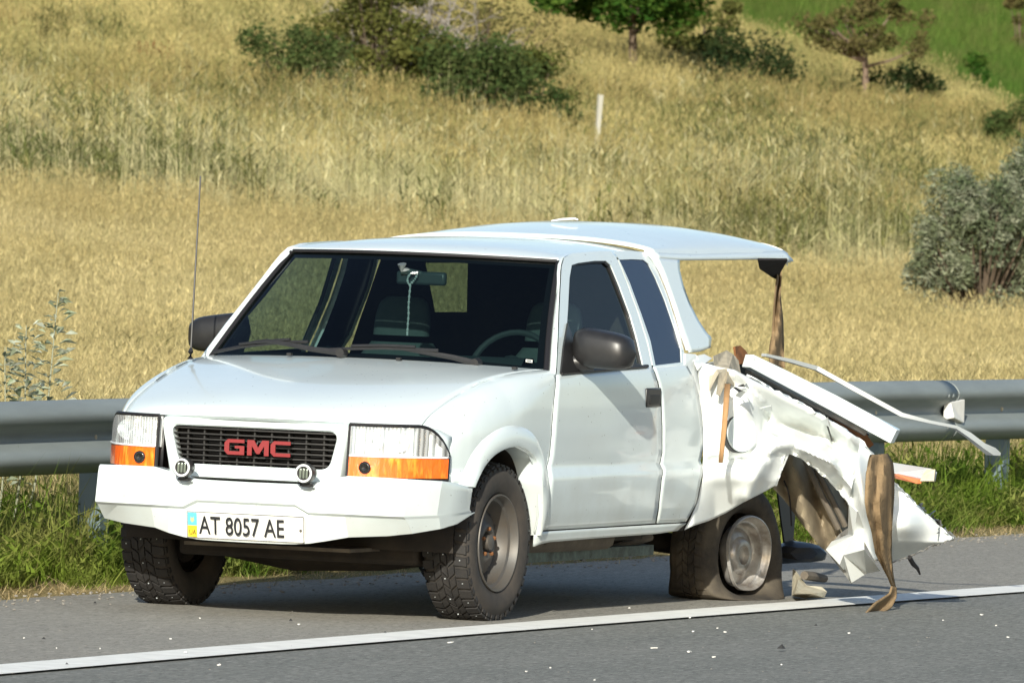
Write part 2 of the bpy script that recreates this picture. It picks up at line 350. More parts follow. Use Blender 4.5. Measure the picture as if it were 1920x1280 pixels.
tag(sheet('far_verge', [12.9, 14, 30, 60, 900], lin(-900, 1200, 20), lambda x, y: .006 if x < 14 else -.05, mat('verge_soil', (.2, .17, .08), .95, noise=(.5, (.1, .12, .04), .8, 6))), kind='structure')

# ================================================================== TRUCK
XC = .04
HW = [(.28, .79), (.36, .805), (.45, .832), (.55, .848), (.60, .853), (.625, .848), (.645, .832), (.70, .838), (.80, .846), (.90, .846), (1.0, .838), (1.05, .828), (1.08, .818), (1.2, .775), (1.3, .735), (1.4, .697), (1.5, .660), (1.54, .643), (1.60, .60)]
TP = [(-.72, .79), (-.62, .84), (-.5, .902), (-.35, .955), (-.15, .985), (.1, 1.0), (2.2, 1.0), (4.2, 1.0)]
def Xs(Y, z): return XC + interp(HW, z) * sm(TP, Y)
def S(px, py, off=0, f=None):
    X = .8
    for _ in range(10): p = onX(px, py, X); X = (f or Xs)(p.y, p.z) + off
    p.x = X; return p
def YZ(L): return [Vector((0, S(*q).y, S(*q).z)) for q in L]
def surf(rows, off=0, f=None): return [[Vector(((f or Xs)(p.y, p.z) + off, p.y, p.z)) for p in r] for r in rows]
truck = empty('pickup_truck', (XC, 1.5, 0), 'white pickup truck with crushed torn-open bed and a flat rear tyre standing on the shoulder', 'pickup truck')
def both(name, V, Fc, m, parent=truck, **k):
    a = mk(name, V, Fc, m, parent, **k); b = mk(name, V, Fc, m, parent, mirror=True, **k); return a, b

# --- hood / fender seam
seam_px = [(790, 801), (797, 790), (812, 773), (850, 745), (900, 718), (960, 700), (1030, 692)]
seam_xr = [.68, .682, .685, .695, .71, .74, .775]
seam = [onX(a, b, XC + r) for (a, b), r in zip(seam_px, seam_xr)]
seam_s = rounded(seam, 5); NS = 40; SE = resample(seam_s, NS)
ctr = rounded([(XC, -.835, .842), (XC, -.828, .858), (XC, -.79, .884), (XC, -.62, .935), (XC, -.35, .99), (XC, .0, 1.043), (XC, .20, 1.068), (XC, .40, 1.086)], 5); CE = resample(ctr, NS)
def hood_pt(i, u):
    s, c = SE[i], CE[i]; a = abs(u)
    x = XC + u * (s.x - XC); Y = c.y + (s.y - c.y) * a ** 2.6; z = c.z + (s.z - c.z) * a ** 2.0
    return Vector((x, Y, z))
rows = [[hood_pt(i, u) for u in lin(-1, 1, 41)] for i in range(NS)]
g = .004
rows = [[Vector((XC + (p.x - XC) * .995, p.y, p.z)) for p in r] for r in rows]
lipf = [Vector((p.x, p.y + .02, p.z - .012)) for p in rows[0]]
V, Fc = grid([lipf] + rows); mk('hood', V, Fc, PAINT, truck, smooth=50, solid=.012, offset=-1)
# cowl (dark plastic) behind hood, under glass
rows = [[Vector((p.x, p.y + dy, p.z + dz)) for p in [hood_pt(NS - 1, u) for u in lin(-1, 1, 21)]] for dy, dz in ((-.03, -.03), (.03, -.012), (.13, .0), (.22, -.01))]
V, Fc = grid(rows); mk('cowl', V, Fc, BLACKP, truck)

# --- fender: rolls over from the side into the seam
SY = [(p.y, p.z) for p in SE]; SX = [(p.y, p.x) for p in SE]
def Xf(Y, z):
    zs = interp(SY, Y); xs_ = interp(SX, Y); Wd = 0; k = .21 if Y < 0 else .21 - .17 * min(1, Y / .5)
    t = (z - (zs - k)) / k
    if t <= 0: return Xs(Y, z)
    t = min(t, 1); Wd = Xs(Y, min(z, 1.0)); xs_ = min(xs_, Wd - .01)
    return Wd - (Wd - xs_) * (1 - math.sqrt(max(0, 1 - t ** 2.6)))
SEYZ = [Vector((0, p.y, p.z)) for p in SE]
botpx = [(846, 906), (858, 909), (884, 912), (886, 905), (895, 890), (915, 860), (940, 842), (965, 837), (990, 850), (1005, 880), (1010, 930), (1006, 985), (1002, 1000), (1014, 996)]
Bt = YZ(botpx); Lf = [Vector((0, S(*q, 0, Xf).y, S(*q, 0, Xf).z)) for q in [(806, 806), (820, 819), (830, 838), (838, 864), (843, 888)]]
Rg = YZ([(1041, 703), (1037, 760), (1034, 800), (1029, 860), (1027, 900), (1026, 940), (1021, 970)])
rows = coons(SEYZ, Bt, [SEYZ[0]] + Lf + [Bt[0]], [SEYZ[-1]] + Rg + [Bt[-1]], 60, 34, 1.7)
rows = surf(rows, 0, Xf); FCOL = [r_[0] for r_ in rows]; V, Fc = grid(rows); fnd = both('fender', V, Fc, PAINT, smooth=50, solid=.006, offset=1)
# flare
opx = [(858, 909), (868, 885), (883, 852), (905, 824), (935, 803), (965, 797), (997, 810), (1014, 840), (1024, 880), (1028, 915), (1024, 960), (1010, 1000)]
ipx = [(884, 913), (889, 900), (902, 874), (920, 853), (943, 840), (966, 836), (988, 847), (1000, 866), (1009, 900), (1011, 935), (1010, 970), (1004, 1003)]
Of = resample(rounded([S(*q) for q in opx], 4), 40); If = resample(rounded([S(*q) for q in ipx], 4), 40)
rows = []
for a, b in zip(Of, If):
    row = []
    for t, o in ((0, .001), (.08, .008), (.3, .018), (.6, .023), (.88, .023), (1.0, .018), (1.0, .008), (1.0, -.03), (1.02, -.09)):
        q = a.lerp(b, t); row.append(Vector((q.x + o, q.y, q.z)))
    rows.append(row)
V, Fc = grid(rows); both('wheel_arch_flare', V, Fc, PAINT, smooth=50)
# wheel well liner
prof = []
for Yc in (0,):
    rows = []
    for k in range(25):
        t = -.15 + (PI + .3) * k / 24; rows.append([Vector((x, Yc + .0 + .395 * math.cos(t), .36 + .40 * math.sin(t))) for x in (.12, .5, .79)])
    V, Fc = grid(rows); V2, F2 = box((.10, -.42, .35), (.12, .42, .78)); both('wheel_well', *join((V, Fc), (V2, F2)), DARK, smooth=60)
# light splash guard visible at the rear of the arch
q = [S(992, 862, -.10), S(1002, 880, -.04), S(1010, 930, -.04), S(1008, 985, -.05), S(1000, 990, -.14), S(985, 900, -.16)]
mk('splash_guard', q, [(0, 1, 2, 3, 4, 5)], mat('dusty_liner', (.26, .24, .20), .8, 0, 0, .3, (7, (.2, .18, .14), .7, 5)), truck, solid=.004, smooth=0)

# --- headlights
def hl_curve(zf):
    # plan curve from inner to outer end of the lamp
    P = [(.435, -.795), (.50, -.785), (.56, -.765), (.62, -.725), (.67, -.675), (.71, -.615), (.745, -.555), (.765, -.505)]
    return P
def hl_pt(s, z, push=0):
    P = resample([(a, b, 0) for a, b in hl_curve(0)], 41); k = s * 40; i = min(39, int(k)); q = P[i].lerp(P[i + 1], k - i)
    d = (P[i + 1] - P[i]).normalized(); nrm = Vector((-d.y, d.x, 0)) * -1
    lean = (.83 - z) * -.08
    return Vector((XC + q.x, q.y + lean, z)) + nrm * push
def hl_top(s): return .828 if s < .62 else .828 - .115 * ((s - .62) / .38) ** 2.2 * 1.0
hls = []
for mir in (False, True):
    z0 = .612
    house = []
    for s in lin(0, 1, 25):
        house.append([hl_pt(s, z, -.05) for z in (z0 - .012, .70, hl_top(s) + .006)])
    V, Fc = grid(house)
    rim = []
    for s, z in [(-0., z0)] + []: pass
    hl = mk('headlight', V, Fc, BLACKP, truck, mirror=mir, solid=.004)
    # dark rim all round
    loop = [(s, z0 - .006) for s in lin(0, 1, 16)] + [(1, z) for z in lin(z0, hl_top(1), 5)] + [(s, hl_top(s) + .004) for s in lin(1, 0, 20)] + [(0, z) for z in lin(.828, z0, 6)]
    pts = [hl_pt(s, z, .002) for s, z in loop]; V, Fc = tube(pts, .008, 6, False); mk('lamp_surround', V, Fc, RUBTRIM, hl, mirror=mir)
    up_, lo_ = [], []
    for s in lin(.012, .985, 40):
        up_.append([hl_pt(s, .706 + (hl_top(s) - .004 - .706) * t, .010) for t in lin(0, 1, 8)])
        lo_.append([hl_pt(s, z0 + .004 + (.700 - z0 - .004) * t, .010) for t in lin(0, 1, 6)])
    mk('clear_lens', *grid(up_), FLUTED, hl, mirror=mir)
    mk('amber_lens', *grid(lo_), AMBER, hl, mirror=mir, smooth=60)
    bar = [hl_pt(s, z, .013) for s in lin(.012, .985, 30) for z in (.699, .707)]
    mk('lens_divider', bar, [(2 * i, 2 * i + 2, 2 * i + 3, 2 * i + 1) for i in range(29)], HOOK, hl, mirror=mir, solid=.003)
    # reflector bowls behind the clear lens
    for s0 in (.20, .47):
        c = hl_pt(s0, .765, -.028); rows = []
        for k in range(9):
            r = .047 * k / 8; rows.append([c + Vector((r * 1.15 * math.cos(2 * PI * j / 20), -.006 + .05 * (1 - (k / 8) ** 2), r * .95 * math.sin(2 * PI * j / 20))) for j in range(20)])
        V, Fc = grid(rows, True); mk('reflector', V, Fc, LAMPR, hl, mirror=mir, smooth=80)
        Vb, Fb = tube([c + Vector((0, .03, 0)), c + Vector((0, 0, 0))], [.012, .009], 10); mk('bulb', Vb, Fb, CHROME, hl, mirror=mir)
    back = []
    for s in lin(0, 1, 25): back.append([hl_pt(s, z, -.03 - .01 * math.sin(s * 90)) for z in lin(.70, hl_top(s), 7)])
    mk('reflector_panel', *grid(back), LAMPR, hl, mirror=mir, smooth=10)
    c = hl_pt(.16, .655, .014); rows = [[c + Vector((r * math.cos(2 * PI * j / 20), -h, r * math.sin(2 * PI * j / 20))) for j in range(20)] for r, h in ((.026, 0), (.025, .007), (.018, .009), (.001, .004))]
    mk('side_bulb', *grid(rows, True), mat('smoky_bulb', (.07, .07, .07), .08, .8), hl, mirror=mir, smooth=70)
_hl = [hl_pt(q, hl_top(q), 0) for q in lin(.60, 1, 14)] + [hl_pt(1, z, 0) for z in lin(hl_top(1), .606, 8)[1:]]
_a = resample(_hl, 34); _b = resample(FCOL, 34)
V, Fc = grid([_a, [p.lerp(q, .5) for p, q in zip(_a, _b)], _b]); both('lamp_corner_panel', V, Fc, PAINT, smooth=50, solid=.004)
# body filler behind the lamps (radiator support, dark)
V, Fc = box((XC - .70, -.62, .56), (XC + .70, -.50, .82)); mk('radiator_support', V, Fc, DARK, truck)

# --- grille
def rrect(w0, w1, z0, z1, r, n=6, x0=0):
    """rounded trapezoid outline (bottom half-width w0, top half-width w1), counter clockwise in x,z"""
    C_ = [(-w0, z0), (w0, z0), (w1, z1), (-w1, z1)]; out = []
    for i in range(4):
        p = Vector((*C_[i], 0)); a = (Vector((*C_[i - 1], 0)) - p).normalized(); b = (Vector((*C_[(i + 1) % 4], 0)) - p).normalized()
        for k in range(n + 1):
            t = k / n; q = p + a * r * (1 - t) ** 2 + b * r * t ** 2
            out.append((q.x + x0, q.y))
    return out
def gy(x, z): return -.815 + .10 * (abs(x) / .44) ** 2.4 * .35 - .06 * (.83 - z) * -1
def ringrows(outs, ys_):
    rows = []
    for o_, yo in zip(outs, ys_): rows.append([Vector((XC + .045 + x, gy(x, z) + yo, z)) for x, z in o_])
    return rows
GX = XC + .045
o0 = rrect(.385, .432, .578, .832, .035); o1 = rrect(.380, .427, .584, .829, .04); i0 = rrect(.350, .390, .628, .802, .035); i1 = rrect(.342, .382, .637, .795, .04)
r0 = [[Vector((XC + x, gy(x, z) + y, z)) for x, z in o] for o, y in ((o0, .05), (o0, .004), (o1, -.008), (i0, -.012), (i1, -.004), (i1, .05))]
V, Fc = grid(r0, True); gs = mk('grille_surround', V, Fc, PAINT, truck, smooth=50)
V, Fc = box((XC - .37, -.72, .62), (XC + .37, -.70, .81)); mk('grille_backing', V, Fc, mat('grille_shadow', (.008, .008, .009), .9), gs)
slatV, slatF = box((-.375, -.018, -.0035), (.375, .018, .0035))
for k in range(7):
    z = .652 + k * .0225; hw_ = .345 + (z - .64) * .25
    V = [Vector((XC + x / .375 * hw_, gy(x, z) + .022 + y, z + zz)) for x in lin(-.375, .375, 9) for y, zz in ((-.016, -.003), (.02, -.002), (.02, .002), (-.016, .003))]
    Fc = [(4 * i + j, 4 * i + (j + 1) % 4, 4 * i + 4 + (j + 1) % 4, 4 * i + 4 + j) for i in range(8) for j in range(4)] + [(0, 3, 2, 1), (32, 33, 34, 35)]
    mk('grille_bar', V, Fc, mat('dusty_black_grille', (.020, .019, .018), .6) if k == 0 else bpy.data.materials['dusty_black_grille'], gs, smooth=0)
for k in range(9):
    x = -.31 + k * .0775; V, Fc = box((XC + x - .0035, gy(x, .7) + .018, .636), (XC + x + .0035, gy(x, .7) + .05, .797)); mk('grille_divider', V, Fc, bpy.data.materials['dusty_black_grille'], gs, smooth=0)
# red emblem letters, outlined in silver: strokes as polygons in a 10 x 7 cell
LET = {'G': [[(9.6, 7), (1.6, 7), (0, 5.4), (0, 1.6), (1.6, 0), (9.6, 0), (9.6, 4.1), (5, 4.1), (5, 2.9), (7.4, 2.9), (7.4, 1.6), (2.3, 1.6), (2.3, 5.4), (9.6, 5.4)]],
       'M': [[(0, 0), (0, 7), (3.2, 7), (5.2, 3.6), (7.2, 7), (10.4, 7), (10.4, 0), (8.2, 0), (8.2, 4.4), (5.9, .8), (4.5, .8), (2.2, 4.4), (2.2, 0)]],
       'C': [[(9.6, 7), (1.6, 7), (0, 5.4), (0, 1.6), (1.6, 0), (9.6, 0), (9.6, 1.6), (2.3, 1.6), (2.3, 5.4), (9.6, 5.4)]]}
def prism(poly, y0, y1, fx, fz, ox, oz):
    n = len(poly); V = [Vector((ox + x * fx, y0, oz + z * fz)) for x, z in poly] + [Vector((ox + x * fx, y1, oz + z * fz)) for x, z in poly]
    return V, [tuple(range(n)), tuple(reversed(range(n, 2 * n)))] + [(i, i + n, (i + 1) % n + n, (i + 1) % n) for i in range(n)]
ex = XC + .035 - .150
for ch, adv in (('G', .104), ('M', .106), ('C', .098)):
    for P in LET[ch]:
        V, Fc = prism(P, -.835, -.812, .0094, .0092, ex, .684); e = mk('emblem_letter', V, Fc, CHROME, gs, smooth=0, recalc=True)
        c = Vector((4.9, 3.5, 0))
        # red face inset
        m2 = bpy.data.meshes.new('f'); bm = bmesh.new(); vs = [bm.verts.new((ex + x * .0094, -.838, .684 + z * .0092)) for x, z in P]; f_ = bm.faces.new(vs)
        bmesh.ops.inset_individual(bm, faces=[f_], thickness=.0024, depth=0)
        keep = [list(v.co) for v in f_.verts]; bm.free()
        n = len(keep); V = [Vector(k) for k in keep] + [Vector(k) + Vector((0, .008, 0)) for k in keep]
        mk('letter_face', V, [tuple(range(n)), tuple(reversed(range(n, 2 * n)))] + [(i, i + n, (i + 1) % n + n, (i + 1) % n) for i in range(n)], RED, e, smooth=0, recalc=True)
    ex += adv

# --- bumper: plate-steel, folded
BX = XC + .027
#   xr,    top(y,z)        crease(y,z)      low(y,z)
BC = [(0, (-.90, .572), (-.925, .488), (-.90, .325)), (.16, (-.90, .573), (-.925, .488), (-.90, .326)), (.225, (-.90, .574), (-.925, .488), (-.90, .328)), (.285, (-.895, .578), (-.925, .458), (-.895, .334)),
      (.36, (-.89, .600), (-.925, .458), (-.885, .348)), (.44, (-.885, .617), (-.92, .459), (-.85, .366)), (.60, (-.88, .617), (-.91, .459), (-.82, .378)), (.70, (-.86, .615), (-.89, .459), (-.79, .392)),
      (.772, (-.66, .607), (-.705, .463), (-.66, .412)), (.783, (-.565, .600), (-.60, .465), (-.565, .425)), (.790, (-.37, .578), (-.395, .482), (-.39, .47))]
def bcol(c):
    x, (ty, tz), (cy, cz), (ly, lz) = c
    X_ = BX + x
    return [Vector((X_, ty + (.10 if x < .72 else .012), tz - .004)), Vector((X_, ty + .008, tz)), Vector((X_, ty, tz - .006)), Vector((X_, ty + (cy - ty) * .25, tz - .03)), Vector((X_, cy + .003, cz + .012)), Vector((X_, cy + .003, cz + .004)), Vector((X_, cy + .025, cz - .006)), Vector((X_, ly, lz)), Vector((X_ - .0, ly + .06, lz + .004))]
cols = [bcol(c) for c in BC]; lft = [[Vector((2 * BX - p.x, p.y, p.z)) for p in c] for c in reversed(cols[1:])]
V, Fc = grid(lft + cols); bump = mk('bumper', V, Fc, PAINT, truck, smooth=13, solid=.006, bevel=.003)
# number plate
PX, PZ, PY = BX + .0, .388, -.925
pl = rrect(.268, .268, PZ - .057, PZ + .055, .012, 4)
def plateP(x, z, off=0): return Vector((PX + x, PY + (z - .45) * -.14 - off - .012 * (abs(x) / .26) ** 2 * -1, z))
n = len(pl); V = [plateP(x, z, .012) for x, z in pl] + [plateP(x, z, .004) for x, z in pl]
plate = mk('license_plate', V, [tuple(range(n)), tuple(reversed(range(n, 2 * n)))] + [(i, i + n, (i + 1) % n + n, (i + 1) % n) for i in range(n)], WPLATE, truck, smooth=0, recalc=True)
def text_mesh(s, size, sx, name, m, parent, fn, weight=0, space=1.0):
    cu = bpy.data.curves.new(name, 'FONT'); cu.body = s; cu.size = size; cu.extrude = 0; cu.offset = weight; cu.space_character = space; cu.resolution_u = 4
    o = bpy.data.objects.new('t', cu); COL.objects.link(o); dg = bpy.context.evaluated_depsgraph_get(); me = bpy.data.meshes.new_from_object(o.evaluated_get(dg))
    bm = bmesh.new(); bm.from_mesh(me); bmesh.ops.triangulate(bm, faces=bm.faces)
    V = [fn(v.co.x * sx, v.co.y) for v in bm.verts]; bm.verts.index_update(); Fc = [tuple(v.index for v in f.verts) for f in bm.faces]; bm.free()
    bpy.data.objects.remove(o); bpy.data.curves.remove(cu)
    return mk(name, V, Fc, m, parent, smooth=0)
text_mesh('AT 8057 AE', .106, .735, 'plate_lettering', PBLACK, plate, lambda x, y: plateP(-.208 + x, PZ - .036 + y, .0135), .0009)
def flatq(x0, x1, z0, z1, off): return [plateP(x0, z0, off), plateP(x1, z0, off), plateP(x1, z1, off), plateP(x0, z1, off)]
mk('plate_blue_band', flatq(-.262, -.219, PZ - .004, PZ + .05, .0130), [(0, 1, 2, 3)], PBLUE, plate, smooth=0)
mk('plate_yellow_band', flatq(-.262, -.219, PZ - .052, PZ - .004, .0130), [(0, 1, 2, 3)], PYEL, plate, smooth=0)
text_mesh('UA', .030, .8, 'country_code', PBLACK, plate, lambda x, y: plateP(-.256 + x, PZ - .042 + y, .0138), .0003)
mk('plate_emblem', [plateP(-.240 + a, PZ + .022 + b, .0138) for a, b in ((-.007, .012), (-.009, -.006), (0, -.014), (.009, -.006), (.007, .012), (0, .004))], [(0, 1, 2, 3, 4, 5)], mat('plate_gold', (.45, .55, .25), .5), plate, smooth=0)
for a, b, c_, d_ in ((-.266, .266, -.056, -.0535), (-.266, .266, .0515, .054), (-.266, -.2635, -.056, .054), (.2635, .266, -.056, .054)):
    mk('plate_border', flatq(a, b, PZ + c_, PZ + d_, .0134), [(0, 1, 2, 3)], PBLACK, plate, smooth=0)
V, Fc = tube([plateP(.252, PZ - .004, .0125), plateP(.252, PZ - .004, .0150)], .006, 10); mk('plate_screw', V, Fc, STEEL, plate)
# fog lamps
for x in (-.277, .277):
    c = Vector((BX + .005 + x, -.945, .625))
    prof_ = [(-.028, .001), (-.030, .030), (-.034, .031), (-.034, .041), (-.028, .0425), (.0, .042), (.03, .034), (.05, .02), (.052, .001)]
    V, Fc = lathe(prof_, 28, c, 'Y'); fog = mk('fog_light', V, Fc, BLACKP, truck, smooth=40)
    V, Fc = lathe([(-.035, .029), (-.037, .030), (-.037, .0375), (-.035, .0385)], 28, c, 'Y'); mk('light_ring', V, Fc, HOOK, fog, smooth=60)
    for dx in (-.0145, 0, .0145):
        V, Fc = box((c.x + dx - .005, c.y - .036, c.z - .021), (c.x + dx + .005, c.y - .030, c.z + .021)); mk('led_cell', V, Fc, LED, fog, bevel=.002)
    V, Fc = join(box((c.x - .018, c.y - .004, c.z - .058), (c.x + .018, c.y + .02, c.z - .040)), tube([c + Vector((-.03, .005, -.05)), c + Vector((.03, .005, -.05))], .006, 8)); mk('bracket', V, Fc, BLACKP, fog)

# --- doors and cab side
def pan(name, T, B, L, Rr, nu=16, nv=14, m=PAINT, off=0, dent=None, parent=truck, **k):
    rows = coons(YZ(T) if T and not isinstance(T[0], Vector) else T, YZ(B), YZ(L), YZ(Rr), nu, nv)
    rows = surf(rows, off)
    if dent:
        rows = [[dent(p) for p in r] for r in rows]
    V, Fc = grid(rows); return both(name, V, Fc, m, parent, smooth=60, solid=.005, **k)
def door_dent(p):
    d = -.008 * math.exp(-((p.y - 1.45) / .22) ** 2 - ((p.z - .76) / .07) ** 2) + .006 * math.exp(-((p.y - 1.20) / .20) ** 2 - ((p.z - .70) / .05) ** 2) + .0035 * noise3((p.y * 2.5, p.z * 4, 4)) * min(1, max(0, (p.y - .7) / .5))
    return Vector((p.x + d, p.y, p.z))
dr = pan('front_door', [(1043, 703), (1120, 696), (1222, 688)], [(1017, 993), (1120, 987), (1227, 980)], [(1043, 703), (1039, 760), (1036, 800), (1031, 860), (1029, 893), (1028, 925), (1025, 960), (1017, 993)],
         [(1222, 688), (1234, 730), (1240, 790), (1240, 850), (1238, 900), (1234, 940), (1227, 980)], 26, 30, dent=door_dent)
ep = pan('cab_rear_panel', [(1225, 688), (1250, 686), (1286, 683)], [(1231, 980), (1262, 979), (1285, 977)], [(1225, 688), (1238, 730), (1243, 790), (1243, 850), (1241, 900), (1237, 940), (1231, 980)],
         [(1286, 683), (1304, 720), (1313, 770), (1316, 850), (1313, 900), (1305, 940), (1285, 977)], 14, 30, dent=door_dent)
pan('rocker_panel', [(1000, 1003), (1017, 996), (1130, 989), (1230, 983), (1285, 980)], [(998, 1024), (1020, 1016), (1130, 1007), (1230, 1000), (1268, 994)], [(1000, 1003), (998, 1024)], [(1285, 980), (1268, 994)], 20, 4, off=.004)
# window frames as rings
def ring(name, O, I, m=PAINT, off=0, n=64, parent=truck, inner=-.02, **k):
    Oy = resample([*YZ(O), YZ(O)[0]], n + 1)[:-1]; Iy = resample([*YZ(I), YZ(I)[0]], n + 1)[:-1]
    # match by nearest start
    rows = []
    for t in (0, .5, 1): rows.append([Vector((Xs((a.lerp(b, t)).y, (a.lerp(b, t)).z) + off, *(a.lerp(b, t))[1:])) for a, b in zip(Oy, Iy)])
    rows.append([p + Vector((inner, 0, 0)) for p in rows[-1]])
    V, Fc = grid(rows, True); return both(name, V, Fc, m, parent, smooth=50, **k)
def poly_sec(P, k=6): return P
dO = [(1043, 703), (1047, 640), (1050, 560), (1053, 500), (1058, 483), (1072, 475), (1120, 471), (1146, 471), (1157, 486), (1175, 530), (1195, 585), (1212, 640), (1222, 688)]
dI = [(1052, 696), (1060, 650), (1065, 580), (1068, 520), (1072, 497), (1084, 493), (1115, 489), (1136, 489), (1146, 498), (1162, 536), (1182, 590), (1196, 640), (1206, 684)]
def ring2(name, O, I, m=PAINT, off=0, inner=-.02, both_=True, segs=6):
    Os = YZ(O); Is = YZ(I)
    def dens(P): return resample_idx(P)
    out = []
    a = []; b = []
    N = len(O)
    for i in range(N):
        for k in range(segs):
            t = k / segs; a.append(Os[i].lerp(Os[(i + 1) % N], t)); b.append(Is[i].lerp(Is[(i + 1) % N], t))
    rows = []
    for t in (0, .5, 1): rows.append([Vector((Xs(p.lerp(q, t).y, p.lerp(q, t).z) + off, p.lerp(q, t).y, p.lerp(q, t).z)) for p, q in zip(a, b)])
    rows.append([p + Vector((inner, 0, 0)) for p in rows[-1]])
    V, Fc = grid(rows, True); return both(name, V, Fc, m, smooth=50)
ring2('door_window_frame', dO, dI)
def shrink(P, k, off=0):
    c = Vector((sum(p[0] for p in P) / len(P), sum(p[1] for p in P) / len(P), 0)); out = []
    for p in P:
        v = Vector((*p, 0)) - c; out.append(tuple((c + v * (1 - k / v.length))[:2]))
    return out
ring2('window_seal', shrink(dI, -1), shrink(dI, 4), RUBTRIM, -.006)
def fillp(name, P, m, off, parent=truck, solid=0):
    Q = YZ(P); c = sum(Q, Vector()) / len(Q); rows = []
    for t in lin(0, 1, 6): rows.append([c.lerp(q, t) for q in Q])
    rows = surf(rows, off); V, Fc = grid(rows, True); return both(name, V, Fc, m, parent, smooth=60, solid=solid)
fillp('door_glass', dI, SGLASS, -.014)
qO = [(1225, 688), (1215, 640), (1198, 585), (1178, 530), (1160, 486), (1150, 472), (1180, 470), (1206, 472), (1219, 482), (1234, 510), (1252, 555), (1270, 610), (1282, 655), (1286, 683)]
qI = [(1229, 685), (1220, 640), (1202, 587), (1181, 530), (1166, 497), (1161, 487), (1185, 486), (1206, 487), (1216, 495), (1230, 522), (1248, 565), (1266, 618), (1277, 655), (1278, 679)]
ring2('quarter_window_frame', qO, qI)
fillp('quarter_glass', qI, DGLASS, -.004)
# door handle
hp = [S(1223, 745)]; c = hp[0]
V, Fc = box((c.x - .002, c.y - .085, c.z - .042), (c.x + .010, c.y + .085, c.z + .042)); h1, h2 = both('door_handle', V, Fc, BLACKP, smooth=30, bevel=.006)
V, Fc = box((c.x + .008, c.y - .055, c.z - .030), (c.x + .0125, c.y + .060, c.z + .012)); mk('handle_recess', V, Fc, mat('handle_pocket', (.004, .004, .005), .5), h1, bevel=.004)
# inner cab shell (dark) behind the gaps
rows = [[Vector((Xs(y, z) - .035, y, z)) for z in lin(.34, 1.03, 12)] for y in lin(.42, 2.22, 10)]
V, Fc = grid(rows); both('inner_panel', V, Fc, DARK, smooth=60)
# --- A pillars and windscreen
WT, WB = .62, .775
def wpt(u, v, off=0):
    """u -1..1 across, v 0 bottom .. 1 top"""
    zb = 1.050 + .035 * (1 - u * u); zt = 1.512 + .010 * (1 - u * u); yb = .50 - .15 * (1 - abs(u) ** 2.2); yt = .985 - .13 * (1 - abs(u) ** 2.2)
    h = WB + (WT - WB) * v; sag = .02 * math.sin(PI * v)
    return Vector((XC + u * h, yb + (yt - yb) * v - sag - off, zb + (zt - zb) * v + off * .6))
rows = [[wpt(u, v) for u in lin(-1, 1, 29)] for v in lin(0, 1, 13)]
V, Fc = grid(rows); ws = mk('windshield', V, Fc, WGLASS, truck, smooth=80)
# black ceramic border, as a band just inside the glass
def band(u0, u1, v0, v1, off=-.004, m=RUBTRIM, nm='windshield_border', nu=20, nv=10, par=ws):
    rows = [[wpt(u, v, off) for u in lin(u0, u1, nu)] for v in lin(v0, v1, nv)]; V, Fc = grid(rows); return mk(nm, V, Fc, m, par, smooth=80)
band(-1, 1, 0, .045); band(-1, 1, .955, 1); band(-1, -.965, .045, .955); band(.955, 1, .045, .955)
V, Fc = tube([wpt(1.012, v, .006) for v in lin(0, 1, 12)], .013, 8); mk('windshield_trim', V, Fc, RUBTRIM, truck)
V, Fc = tube([wpt(-1.012, v, .006) for v in lin(0, 1, 12)], .010, 8); mk('windshield_trim', V, Fc, RUBTRIM, truck)
V, Fc = tube([wpt(u, 1.012, .006) for u in lin(-1, 1, 24)], .008, 8); mk('windshield_trim', V, Fc, RUBTRIM, truck)
# pillar: from glass edge to door frame line
Dl = resample(YZ([(1043, 705), (1047, 640), (1050, 560), (1053, 500), (1057, 484), (1070, 476)]), 16)
rows = []
for i, q in enumerate(Dl):
    v = i / 15; a = wpt(1.02, v * 1.02 - .01, 0); b = Vector((Xs(q.y, q.z), q.y - .012, q.z)); m_ = (a + b) / 2 + Vector((.008, -.014, .004))
    rows.append([a + Vector((-.01, .03, 0)), a, a.lerp(m_, .5) + Vector((.004, -.006, 0)), m_, b, b + Vector((-.03, .02, 0))])
V, Fc = grid(rows); both('windshield_pillar', V, Fc, PAINT, smooth=60)
# --- cab roof
ZC = [(.84, 1.528), (.90, 1.552), (1.0, 1.573), (1.2, 1.592), (1.5, 1.604), (1.8, 1.608), (2.2, 1.606)]
RO = YZ([(1072, 473), (1120, 470), (1150, 470), (1206, 471), (1222, 483)])
def roof_pt(u, v):
    a = abs(u); yf = 1.0 - .135 * (1 - a ** 2.2); yb = 2.10; Y = yf + (yb - yf) * v
    h = .642 if Y > 1.1 else .642 - (1.1 - Y) * .10
    zc = sm(ZC, Y - (yf - .865) * (1 - v)); ze = 1.541 if Y > 1.05 else 1.541 - (1.05 - Y) * .18
    z = ze + (zc - ze) * (1 - a ** 2.4) ** .75
    return Vector((XC + u * h, Y, z))
rows = [[roof_pt(u, v) for u in [math.sin(PI / 2 * t) for t in lin(-1, 1, 37)]] for v in [t ** 1.3 for t in lin(0, 1, 22)]]
V, Fc = grid(rows); mk('cab_roof', V, Fc, PAINT, truck, smooth=60, solid=.01, offset=-1)
